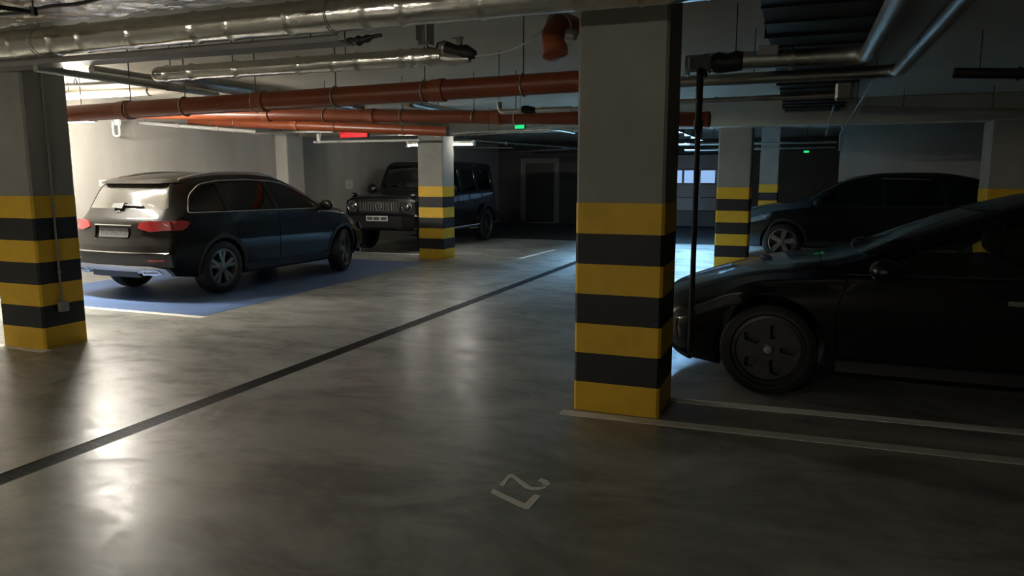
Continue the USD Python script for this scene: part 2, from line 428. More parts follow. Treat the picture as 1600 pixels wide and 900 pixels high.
# --- big foil duct over the top of the picture
FY_, FZ, FR = 4.28, 2.612, .104
us = [-40, 30, 92, 137, 214, 309, 363, 456, 573, 630, 753, 900, 1000, 1150]
xs = [aty(u, 98 - .0805 * u - 20, FY_)[0] for u in us]
X0, X1 = -9.98, 3.5
t = thing('foil_duct', 'large round foil-wrapped duct crossing along the top of the photo', 'duct', (0, FY_, 0))
for m in wrapped((X0, 0, FZ), (X1, 0, FZ), FR, [(x - X0) / (X1 - X0) for x in [-9, -8.1, -7.3] + xs + [.6, 1.4, 2.4]], 3):
    obj('foil_section', m, 'foil', t, 40)
for x in (-8.5, -5.6, -2.9, 1.2):
    obj('hanger_strap', cat(ring_at((x, 0, FZ), (1, 0, 0), FR + .012, .004, 24, 6), tube([(x, 0, FZ + FR), (x, 0, CEIL)], .005, 6)), 'galv', t)

# --- insulated flat foil duct, top left
def wrinkled_box(x0, x1, y0, y1, z0, z1, seed, amp=.03, step=.022):
    m = tri(mani(box(x0, x1, y0, y1, z0, z1)).refine_to_length(step))
    v = m.vertices.copy()
    big = meshkit.fbm(np.stack([v[:, 0] * 1.6, v[:, 1] * 2.2, v[:, 2] * 2], -1), 3, seed) - .5
    a = v[:, 0] * .80 + v[:, 1] * .60; b_ = -v[:, 0] * .60 + v[:, 1] * .80      # creases run askew
    cr = np.abs(meshkit.fbm(np.stack([a * 1.5, b_ * 9, v[:, 2] * 3 + 4], -1), 4, seed + 5) - .5)
    cr2 = np.abs(meshkit.fbm(np.stack([b_ * 3, a * 7, v[:, 2] * 3 + 9], -1), 3, seed + 9) - .5)
    low = np.clip((z1 - v[:, 2]) / (z1 - z0), 0, 1)
    v[:, 2] += np.clip(big * amp * 1.2 + (cr * 2.2 + cr2 * 1.0 - .5) * amp, -amp, amp) * low
    m.vertices = v; return m


t = thing('insulated_duct', 'flat crumpled foil insulation duct in the top left corner', 'duct', (-5.3, 3.55, 0))
for a, b, s in ((-3.2, -1.2, 1), (-1.2, .55, 2), (.55, 2.1, 3)):
    obj('foil_section', wrinkled_box(a, b - .01, -.62, .42, 2.67, CEIL - .005, s), 'foil_old', t, 40)
t = thing('black_rod', 'black suspension rail crossing the crumpled foil in the top left corner', 'bracket', (0, 0, 0))
a, b = atz(-60, 2, 2.55), atz(52, 19, 2.55)
obj('rail', tube([a, b], .014, 8), 'steel_dark', t)
obj('end_nut', tube([b + (0, 0, .028), b + (0, 0, -.02)], .024, 6), 'steel_dark', t, False)
obj('threaded_rod', tube([b + (0, 0, .02), b * [1, 1, 0] + [0, 0, CEIL - .135]], .006, 6), 'steel_dark', t)
a, b = atz(55, 15, 2.615), atz(185, -6, 2.615)
tag(obj('flexible_cable', tube([a + (b - a) * s + [0, 0, .006 * math.sin(9 * s)] for s in np.linspace(-.6, 1.3, 20)], .012, 8), 'steel_dark'), 'thin dark cable strung below the crumpled foil at the top left', 'cable')

# --- perforated cable tray beneath the foil duct
t = thing('cable_tray', 'grey perforated cable tray running under the large foil duct', 'cable tray', (0, 4.50, 2.472))
tx0, tx1 = -9.9, -2.95
obj('tray_bottom', box(tx0, tx1, -.10, .10, 0, .003), 'pipe_grey', t, False)
lip = [box(tx0, tx1, .10, .103, 0, .012), box(tx0, tx1, .10, .103, .03, .045)] + [box(x, x + .03, .10, .103, .012, .03) for x in np.arange(tx0, tx1 - .03, .065)]
obj('perforated_lip', cat(*lip), 'galv', t, False); obj('front_lip', box(tx0, tx1, -.103, -.10, 0, .045), 'pipe_grey', t, False)
for x in (-8.2, -5.9, -4.4, -3.3):
    obj('hanger_rod', tube([(x, .08, 0), (x, .08, CEIL - 2.472)], .004, 6), 'steel_dark', t)
ss = np.linspace(0, 1, 26)
m = tube(np.column_stack([-2.945 + .27 * ss, 4.50 + 0 * ss, 2.495 - .012 * np.sin(ss * 5)]), .012 + .022 * np.sin(np.pi * np.minimum(ss * 1.25, 1)) * (1 + .35 * np.sin(23 * ss)) * (1 - .5 * ss), 14)
tag(obj('foil_scrap', m, 'steel_dark', None, 40), 'torn dark foil wrapping at the end of the cable tray', 'insulation')

# --- second foil pipe
fz2, fy2 = 2.435, 5.0
us2 = [300, 370, 466, 521, 559, 627, 645, 671]
xs2 = [aty(u, 100, fy2)[0] for u in us2]
t = thing('foil_pipe', 'slimmer foil-wrapped pipe hanging below the large foil duct', 'pipe', (0, fy2, 0))
A2, B2 = aty(262, 115, fy2)[0], aty(692, 95, fy2)[0]
for m in wrapped((A2, 0, fz2), (B2, 0, fz2), .063, [(x - A2) / (B2 - A2) for x in xs2], 11, .002, 28):
    obj('foil_section', m, 'foil', t, 40)
for u in (363, 540, 668):
    x = aty(u, 90, fy2)[0]; obj('hanger_rod', tube([(x, 0, fz2 + .06), (x, 0, CEIL)], .004, 6), 'steel_dark', t)
# its elbow turning into the depth
obj('elbow', tube(smooth_path([(A2 + .02, 0, fz2), (A2 - .13, 0, fz2), (A2 - .13, 0.25, fz2)], 8, .1), .064, 20), 'foil', t)
obj('return_run', tube([(A2 - .13, .22, fz2), (A2 - .13, 3.2, fz2 + .01)], .06, 20), 'foil_dull', t)
# hanging bracket plate at 660..
x = aty(664, 60, 5.0)[0]
obj('back_plate', bev(-.05, -.044, -.05, .05, 2.55, CEIL, .002).apply_translation((x, 0, 0)), 'galv', t, False); obj('front_plate', bev(.044, .05, -.05, .05, 2.52, CEIL, .002).apply_translation((x, 0, 0)), 'galv', t, False)
obj('cross_bar', bev(-.05, .05, -.02, .02, 2.52, 2.545, .003).apply_translation((x, 0, 0)), 'galv', t, False)
# crumpled black valve
a = aty(718, 80, 5.0)
mv = lambda m: m.apply_translation((a[0], 0, a[2]))
obj('valve_body', mv(tube([(-.17, 0, .04), (-.10, 0, .025), (-.02, 0, 0), (.05, 0, -.012), (.12, 0, -.03)], [.035, .05, .042, .055, .03], 14)), 'rubber_black', t)
obj('tape', mv(tube([(-.15, 0, .035), (-.12, 0, .03), (-.09, 0, .02)], [.045, .055, .045], 12)), 'foil_dull', t)
obj('lever', mv(cat(bev(-.02, .02, -.015, .015, .04, .09, .004), bev(-.05, .03, -.02, .02, .085, .095, .003))), 'galv', t, False)
obj('tail_piece', mv(tube([(-.2, 0, -.03), (-.06, 0, -.05), (.08, 0, -.055)], [.05, .05, .03], 14)), 'foil', t)
# white loop cable to the orange elbow
pts = [aty(u, v, 4.98) for u, v in ((742, 88), (780, 83), (812, 72), (838, 55), (851, 42), (853, 36))]
tt = np.linspace(0, 1, len(pts)); ti = np.linspace(0, 1, 24); pts = np.stack([PchipInterpolator(tt, np.array(pts)[:, k])(ti) for k in range(3)], 1)
tag(obj('loop_cable', tube(pts, .006, 8), 'pipe_white'), 'thin pale cable sagging from the black valve to the orange elbow', 'cable')

# --- pipes running into the depth, upper left
def depth_pipe(name, label, u0, v0, u1, v1, z, r, material, catn='pipe', sect=3):
    a, b = atz(u0, v0, z), atz(u1, v1, z); x = (a[0] + b[0]) / 2
    t = thing(name, label, catn, (x, a[1], z)); L = b[1] - a[1]
    for k in range(sect):
        obj('pipe_section', tube([(0, L * k / sect, 0), (0, L * (k + 1) / sect, 0)], r, 18), material, t)
    for k in range(1, sect):
        obj('joint', tube([(0, L * k / sect - .02, 0), (0, L * k / sect + .02, 0)], r + .004, 18), material, t)
    obj('hanger_rod', tube([(0, L * .45, r * .9), (0, L * .45, CEIL - z)], .004, 6), 'steel_dark', t)
    return t


depth_pipe('depth_pipe', 'foil pipe running back from the top of the left pillar', 66, 106, 330, 148, 2.40, .028, 'foil_dull')
depth_pipe('depth_pipe', 'grey pipe running back just right of the left pillar top', 150, 108, 380, 146, 2.47, .036, 'foil_dull')
depth_pipe('depth_pipe', 'brown shaded pipe running back under the slimmer foil pipe', 318, 127, 440, 152, 2.73, .04, 'pipe_grey')
depth_pipe('depth_pipe', 'dark pipe stub above the second orange pipe', 645, 160, 728, 180, 2.46, .045, 'foil_dull', sect=2)

# ring hanger + white conduit + cream pipe near the lamp
a = aty(118, 128, 6.4)
t = thing('ring_hanger', 'small black ring hanger on a rod beside the left pillar', 'bracket', (a[0], 6.4, a[2]))
obj('ring', ring_at((0, 0, 0), (0, 1, 0), .022, .006, 20, 6), 'steel_dark', t); obj('hanger_rod', tube([(0, 0, .022), (0, 0, CEIL - a[2])], .004, 6), 'steel_dark', t)
pts = [aty(u, v, 6.4) for u, v in ((60, 133), (110, 133), (150, 131), (190, 128), (215, 122), (232, 117))]
tag(obj('bent_conduit', tube(smooth_path(pts, 6, .2), .016, 10), 'pipe_grey'), 'bent grey conduit above the cream pipe at the left', 'conduit')
a = aty(150, 147, 7.2)
t = thing('cream_pipe', 'cream wrapped pipe lit by the lamp above the first orange pipe', 'pipe', (0, 7.2, a[2]))
xa, xb = -9.98, aty(352, 140, 7.2)[0]
for k in range(3):
    obj('pipe_section', tube([(xa + (xb - xa) * k / 3, 0, 0), (xa + (xb - xa) * (k + 1) / 3, 0, 0)], .052, 20), 'cream', t)
for x in (-9.0, -7.6, -6.5): hang(t, x, 0, 0, .052, top=CEIL - a[2])


# --- orange drain pipes
def orange_pipe(label, pa, pb, r, sockets, clamps, name='orange_pipe', capend=False):
    pa, pb = np.array(pa, float), np.array(pb, float); d = pb - pa; L = np.linalg.norm(d); d /= L
    t = thing(name, label, 'pipe', pa, 0, 'orange drain pipes'); cuts = [0] + [s * L for s in sockets] + [L]
    for k in range(len(cuts) - 1):
        obj('pipe_section', tube([d * cuts[k], d * cuts[k + 1]], r, 28), 'orange', t)
    for s in cuts[1:-1]:
        obj('socket', tube([d * (s - .09), d * (s - .085), d * (s - .02), d * (s - .015), d * (s + .03), d * (s + .032)], [r + .001, r + .007, r + .007, r + .012, r + .012, r + .001], 28), 'orange_band', t)
    for s in clamps:
        q = d * s * L
        obj('clamp', ring_at(q, d, r + .006, .0065, 24, 6), 'galv', t); obj('hanger_rod', tube([q + (0, 0, r), (q[0], q[1], CEIL - pa[2])], .0045, 6), 'steel_dark', t)
    if capend:
        obj('end_cap', tube([d * (L - .02), d * (L + .02), d * (L + .035)], [r + .008, r + .008, r * .8], 28), 'orange_band', t)
    return t


OY = 5.6
qa, qb = np.array([-9.98, OY, 2.165]), np.array([-1.1, OY, 2.295])
fx = lambda u, v: (aty(u, v, OY)[0] - qa[0]) / (qb[0] - qa[0])
orange_pipe('first and thickest orange drain pipe, passing behind the nearest pillar', qa, qb, .082, [fx(198, 171), fx(412, 155), fx(690, 138)], [fx(205, 170), fx(290, 165), fx(400, 157), fx(525, 148), fx(664, 140), fx(818, 130)])
Y2 = 8.3
gb = aty(1105, 187, Y2); ga = aty(330, 178, Y2); ga = gb + (ga - gb) * ((-9.98 - gb[0]) / (ga[0] - gb[0]))
fx = lambda u, v: (aty(u, v, Y2)[0] - ga[0]) / (gb[0] - ga[0])
orange_pipe('second orange drain pipe below the first, ending in a cap right of the nearest pillar', ga, gb, .080, [fx(420, 182), fx(583, 184), fx(780, 187)], [fx(509, 182), fx(629, 184), fx(741, 186), fx(806, 188)], capend=True)
ya = 10.2
pa_, pb_ = aty(330, 188, ya), aty(700, 205, ya)
pa_[0] = -9.9
orange_pipe('third orange drain pipe, the lowest one, behind the red sign', pa_, pb_, .075, [.45], [.2, .6, .85])
# orange elbow at the pillar
e = aty(868, 62, 5.0)
t = thing('orange_elbow', 'orange pipe elbow fixed at the top left of the nearest pillar', 'pipe fitting', (e[0], 5.0, e[2]))
obj('bend', tube(smooth_path([(.03, .28, .13), (-.0, .10, .13), (-.01, -.04, .02), (.02, -.07, -.10)], 8, .12), .078, 26), 'orange', t)
obj('socket', tube([(.012, -.06, -.06), (.024, -.075, -.115)], .088, 26), 'orange_band', t)
obj('cover', tube([(.024, -.075, -.115), (.028, -.08, -.13)], [.08, .05], 26), 'orange', t)
obj('clamp', ring_at((0, .06, .10), (0, 1, .4), .088, .008, 24, 6), 'galv', t)
obj('wall_plug', tube([(.10, -.05, .02), (.16, -.06, .01)], .035, 12), 'pipe_grey', t)

# --- far pipes and conduits between the pillars
def run(name, label, pts, r, material, catn='pipe', parts=(), n=12, rods=(), rr=.12):
    t = thing(name, label, catn, pts[0]); P = np.array(pts, float) - np.array(pts[0], float)
    obj('pipe_section' if catn == 'pipe' else 'conduit_section', tube(smooth_path(P, 8, rr) if len(P) > 2 else P, r, n), material, t)
    for s in parts:
        q0, q1 = P[0] + (P[1] - P[0]) * (s - .01), P[0] + (P[1] - P[0]) * (s + .01)
        obj('joint', tube([q0, q1], r * 1.25, n), material, t)
    for s in rods:
        q = P[0] + (P[1] - P[0]) * s; obj('hanger_rod', tube([q + (0, 0, r * .8), (q[0], q[1], CEIL - pts[0][2])], .004, 6), 'steel_dark', t)
    return t


run('grey_conduit', 'dark grey conduit under the lamp along the left wall', [aty(150, 187, 8.9), aty(400, 206, 8.9 + 1.2)], .035, 'pipe_grey', 'conduit', (.25, .5, .75), 12, (.3, .7))
run('white_conduit', 'pale conduit ending above the estate car bonnet', [aty(393, 208, 11.2), aty(486, 206, 11.2), aty(520, 206, 11.3)], .022, 'pipe_white', 'conduit', (.6,), 10, (.5,))
run('white_conduit', 'pale conduit just left of the pillar by the off-roader', [aty(490, 222, 12.2), aty(655, 219, 12.2)], .022, 'pipe_white', 'conduit', (.5,), 10, (.4, .8))
run('far_foil_pipe', 'pale shiny pipe running right from the top of the pillar by the off-roader', [aty(700, 210, 12.55), aty(866, 201, 12.55), aty(897, 206, 13.0)], .040, 'foil', 'pipe', (.3, .7), 16, (.4, .9))
run('far_foil_pipe', 'blue-lit pipe high in the far aisle', [(-7.35, 16.3, 2.42), (-6.05, 20.9, 2.40)], .035, 'foil', 'pipe', (.3, .7), 14, (.4, .8))
run('far_conduit', 'thin steel conduit above the rear of the off-roader', [aty(714, 231, 18.6), aty(800, 231, 18.6)], .02, 'galv', 'conduit', (.5,), 10, (.5,))
run('far_conduit', 'thin steel conduit over the far steel door', [aty(805, 237, 22.0), aty(893, 233, 22.0)], .02, 'galv', 'conduit', (.5,), 10, (.5,))
tv = run('far_foil_pipe', 'short foil pipe with black valve under the first orange pipe', [aty(780, 172, 7.0) + (0, 0, .08), aty(781, 175, 7.0), aty(893, 170, 7.0)], .026, 'foil', 'pipe', (), 14, (0.0,), .05)
a, b = aty(816, 171, 7.0), aty(842, 173, 7.0)
obj('valve_body', tube([a, a * .7 + b * .3, a * .4 + b * .6, b], [.036, .042, .034, .02], 12).apply_translation(-(aty(780, 172, 7.0) + (0, 0, .08))), 'rubber_black', tv)
a = aty(498, 211, 11.6)
t = thing('pendant_bracket', 'white hanging bracket left of the red sign', 'bracket', (a[0], 11.6, a[2]))
obj('stem', tube([(0, 0, .12), (0, 0, -.10)], [.05, .04], 10), 'pipe_white', t); obj('hanger_rod', tube([(0, 0, .12), (0, 0, CEIL - a[2])], .006, 6), 'steel_dark', t); obj('nozzle', tube([(0, 0, -.10), (0, 0, -.15)], [.02, .012], 10), 'galv', t)
a = aty(181, 195, 8.6)
t = thing('u_conduit', 'white U-shaped conduit loop hanging on the wall side above the estate car', 'conduit', (a[0], 8.6, a[2]))
obj('loop', tube(smooth_path([(-.065, 0, .05), (-.06, 0, -.14), (-.03, 0, -.17), (.04, 0, -.17), (.065, 0, -.14), (.065, 0, .05)], 6, .05), .017, 10), 'pipe_white', t)
obj('junction_box', bev(-.005, .085, -.03, .03, -.01, .09, .01), 'pipe_white', t, False)

# --- right-hand group
RZ = 2.40
t = run('right_pipe', 'grey pipe with valve that turns forward at the upper right', [(-.70, 5.72, 2.395), (.40, 5.80, RZ), (.40, 1.2, RZ)], .062, 'foil_dull', 'pipe', (.55,), 18, (.2,), .16)
a = aty(1094, 101, 5.72)
mv = lambda m: m.apply_translation((a[0] + .70, 0, a[2] - 2.395))
obj('valve_body', mv(bev(-.085, .085, -.085, .085, -.06, .06, .02)), 'pipe_grey', t, False); obj('collar', mv(tube([(-.1, 0, -.005), (-.08, 0, -.005)], .075, 16)), 'galv', t)
obj('taped_joint', mv(tube([(.085, 0, -.0), (.13, 0, .005), (.2, 0, 0), (.26, 0, .012), (.30, 0, .01)], [.066, .078, .066, .074, .064], 16)), 'rubber_black', t)
a = aty(1200, 90, 5.70)
obj('fixing_plate', bev(a[0] - .07, a[0] + .07, 5.64, 5.70, a[2] + .01, a[2] + .075, .006).apply_translation((.70, -5.72, -2.395)), 'pipe_grey', t, False)
run('right_pipe', 'second grey pipe that turns forward right of the first', [(-1.5, 6.75, 2.385), (.68, 6.75, RZ), (.68, 1.2, RZ)], .05, 'foil_dull', 'pipe', (.3,), 18, (.5, .93), .15)
t = run('right_pipe', 'thinner pipe below the two grey pipes ending in an elbow box', [aty(1050, 160, 8.0), aty(1310, 148, 8.0), aty(1318, 147, 8.0) + (0, .25, .0)], .028, 'foil_dull', 'pipe', (.28, .87), 14, (.0,), .06)
a = aty(1318, 143, 7.95)
obj('elbow_box', bev(a[0] - .075, a[0] + .075, 7.86, 8.02, a[2] - .085, a[2] + .085, .02).apply_translation(-aty(1050, 160, 8.0)), 'galv', t, False)
t = run('right_conduit', 'upper of two thin conduits crossing above the dark crossover', [aty(1052, 226, 14.4), aty(1308, 222, 14.4)], .022, 'galv', 'conduit', (.5,), 10, (.1,))
run('right_conduit', 'lower of two thin conduits crossing above the dark crossover', [aty(1070, 235, 14.6), aty(1306, 230, 14.6)], .018, 'galv', 'conduit', (.5,), 10, (.2,))
obj('end_bracket', cat(bev(aty(1312, 225, 14.4)[0] - .02, aty(1312, 225, 14.4)[0] + .025, 14.3, 14.34, aty(1312, 236, 14.4)[2], aty(1312, 212, 14.4)[2], .004)).apply_translation(-aty(1052, 226, 14.4)), 'galv', t, False)
run('right_conduit', 'thin bright conduit slanting into the depth at the upper right', [atz(1366, 124, 2.4), atz(1312, 212, 2.4)], .016, 'galv', 'conduit', (.6,), 10, (.3, .8))
run('right_conduit', 'faint second conduit running back beside the black duct', [atz(1303, 165, 2.4), atz(1290, 212, 2.4)], .012, 'galv', 'conduit', (.6,), 10, (.95,))
run('right_dark_pipe', 'black pipe under the ceiling at the right edge of the photo', [aty(1490, 114, 7.5), aty(1700, 116, 7.5)], .045, 'rubber_black', 'pipe', (.5,), 14, (.2,))
run('right_dark_pipe', 'long dark pipe across the right wall top', [aty(1345, 172, 12.0), aty(1700, 178, 12.0)], .06, 'pipe_grey', 'pipe', (.3, .6), 14, (.2, .6))

# black ventilation duct running back, with flanges
t = thing('ventilation_duct', 'black rectangular ventilation duct running back along the ceiling at right', 'duct', (.12, 4.46, 0))
for k in range(7):
    y0 = k * 1.5
    obj('duct_section', bev(-.40, .40, y0, y0 + 1.49, 2.60, CEIL - .01, .008), 'duct_black', t, False)
    for q in (0.5, 1.0):
        obj('stiffening_rib', box(-.40, .40, y0 + q * 1.0, y0 + q * 1.0 + .02, 2.585, 2.601), 'duct_black', t, False)
    obj('flange', box(-.42, .42, y0 + 1.48, y0 + 1.51, 2.575, CEIL - .01), 'duct_black', t, False)

# hanging black pipe by the electric car
a = aty(1094, 112, 5.40)
t = thing('hanging_pipe', 'tall thin black pipe hanging from the valve down to the electric car nose', 'pipe', (a[0], 5.40, 0))
obj('upper_tube', tube(smooth_path([(0, 0, 1.9), (0, 0, 2.300), (0, .25, 2.300)], 6, .03), .024, 14), 'rubber_black', t); obj('coupling', tube([(0, 0, 1.87), (0, 0, 1.90), (0, 0, 1.96)], [.02, .032, .032], 14), 'rubber_black', t)
obj('lower_tube', tube([(0, 0, .30), (0, 0, 1.9)], .019, 14), 'rubber_black', t)


# ================================================================== LAMPS AND SIGNS
def batten(name, label, c, L, along, lamp, r=.028, hung=True, group=None, trough=False, canopy=False):
    t = thing(name, label, 'lamp', c, 0 if along == 'x' else 90, group)
    obj('housing', bev(-L / 2, L / 2, -.03, .03, .0, .05, .01), 'pipe_white', t, False)
    if canopy: obj('reflector', bev(-L / 2, L / 2, -.13, .13, .015, .03, .004), 'steel_dark', t, False)
    if trough:      # deep reflector: side towards the car bays and the two ends
        obj('reflector', cat(bev(-L / 2, L / 2, -.075, -.071, -.19, .02, .001), bev(-L / 2, L / 2, -.075, .09, .02, .026, .002), bev(-L / 2, L / 2, .086, .09, -.125, .02, .001)), 'steel_dark', t, False)
        for s in (-1, 1): obj('end_shield', bev(s * (L / 2 + .012) - .003, s * (L / 2 + .012) + .003, -.075, .06, -.19, .026, .001), 'steel_dark', t, False)
    obj('tube', tube([(-L / 2 + .02, 0, -.02), (L / 2 - .02, 0, -.02)], r, 14), lamp, t)
    for s in (-1, 1):
        obj('end_cap', bev(s * (L / 2 - .018) - .022, s * (L / 2 - .018) + .022, -.05, .05, -.052, .062, .008), 'pipe_white', t, False)
        if hung: obj('hanger_rod', tube([(s * L * .35, 0, .06), (s * L * .35, 0, CEIL - c[2])], .005, 6), 'steel_dark', t)
    return t


q = aty(146, 186, 6.75)
batten('tube_lamp', 'glaring white tube lamp just right of the left pillar top', (q[0] - .62, 6.75, q[2] + .02), 1.25, 'x', 'lamp_main', .042)
q = aty(688, 225, 13.48)
batten('tube_lamp', 'thin lit tube lamp behind the pillar by the off-roader', (q[0], 13.48, q[2]), 1.5, 'x', 'lamp_back', .016)
for k, lb in enumerate(('nearest of the cool white tube lamps in a row by the gate', 'second of the cool white tube lamps in the row by the gate', 'third of the cool white tube lamps in the row by the gate', 'farthest of the cool white tube lamps in a row by the gate')):
    batten('cool_lamp', lb, (-2.15, 13.9 + 1.0 * k, 2.58), .85, 'y', 'lamp_cool', trough=True, group='cool tube lamps by the gate')
batten('tube_lamp', 'dim tube lamp over the aisle behind the viewpoint', (-2.6, -6.0, 2.62), 1.25, 'x', 'lamp_rear', .028, False, canopy=True)
batten('tube_lamp', 'dim tube lamp by the left wall behind the viewpoint', (-8.0, -5.0, 2.55), 1.25, 'x', 'lamp_side', .028, False, canopy=True)

# red hanging sign
a = aty(553, 206, 11.6)
t = thing('red_sign', 'bright red rectangular hanging sign under the orange pipes', 'sign', (a[0], 11.6, a[2]), -2)
obj('face', bev(-.29, .29, -.022, .0, -.10, .085, .004), 'sign_red', t, False); obj('rear_case', bev(-.29, .30, .0, .05, -.105, .085, .006), 'steel_dark', t, False)
obj('top_rail', bev(-.34, .34, -.035, .055, .088, .10, .003), 'pipe_white', t, False)
for x in (-.31, .31): obj('hanger_rod', tube([(x, 0, .10), (x, 0, CEIL - a[2])], .005, 6), 'pipe_white', t)
for u, v, y, lb, s in ((812, 198, 10.5, 'small green lit exit sign below the second orange pipe', 1.0), (1260, 237, 19.0, 'small green lit exit sign in the dark far right', .8)):
    a = aty(u, v, y)
    t = thing('exit_sign', lb, 'sign', tuple(a))
    obj('lit_face', bev(-.075 * s, .075 * s, -.012, 0, -.028 * s, .028 * s, .004), 'sign_green', t, False); obj('case', bev(-.085 * s, .085 * s, 0, .04, -.035 * s, .035 * s, .006), 'steel_dark', t, False)
    obj('hanger_rod', tube([(0, .02, .03 * s), (0, .02, CEIL - a[2])], .004, 6), 'steel_dark', t)
# emergency light box on top of the pillar by the off-roader
a = aty(672, 205, 12.62)
t = thing('light_box', 'grey emergency light box on the pillar top beside the red sign', 'lamp', (a[0], 12.62, a[2]))
obj('case', bev(-.27, .27, -.07, .162, -.06, .065, .015), 'pipe_grey', t, False); obj('end_panel', bev(-.335, -.272, -.075, .105, -.07, .075, .012), 'pipe_white', t, False)
obj('cable_loop', tube([(.2 + .06 * math.cos(k), -.085, -.06 - .05 * math.sin(k)) for k in np.linspace(0, math.pi, 10)], .012, 8), 'pipe_white', t)
# papers on the wall
for u, v, lb, sw, sh in ((545.5, 288, 'white notice sheet on the wall between the estate car and the off-roader', .15, .105), (161, 286, 'faint white sheet on the wall behind the estate car roof', .07, .05)):
    a = atx(u, v, XL)
    t = thing('notice_sheet', lb, 'notice', (XL + .001, a[1], a[2]))
    obj('sheet', box(0, .003, -sw, sw, -sh, sh), 'paper', t, False)
    for k in range(6): obj('print_line', box(.003, .0035, -.75 * sw, sw * (.75 - .3 * (k % 2)), sh * (.70 - .26 * k), sh * (.76 - .26 * k)), 'ink', t, False)
# switch on far pillar
a = aty(1118, 262, 13.27)

# ================================================================== CARS
from scipy.interpolate import BSpline


def bs2(ctrl, n):
    c = np.array(ctrl, float); k = 2; K = len(c)
    kn = np.concatenate([[0] * k, np.linspace(0, 1, K - k + 1), [1] * k])
    return BSpline(kn, c, k)(np.linspace(0, 1, n))


def to_side(m, fn):
    m = tri(m); v = m.vertices.copy(); m.vertices = fn(v); return m


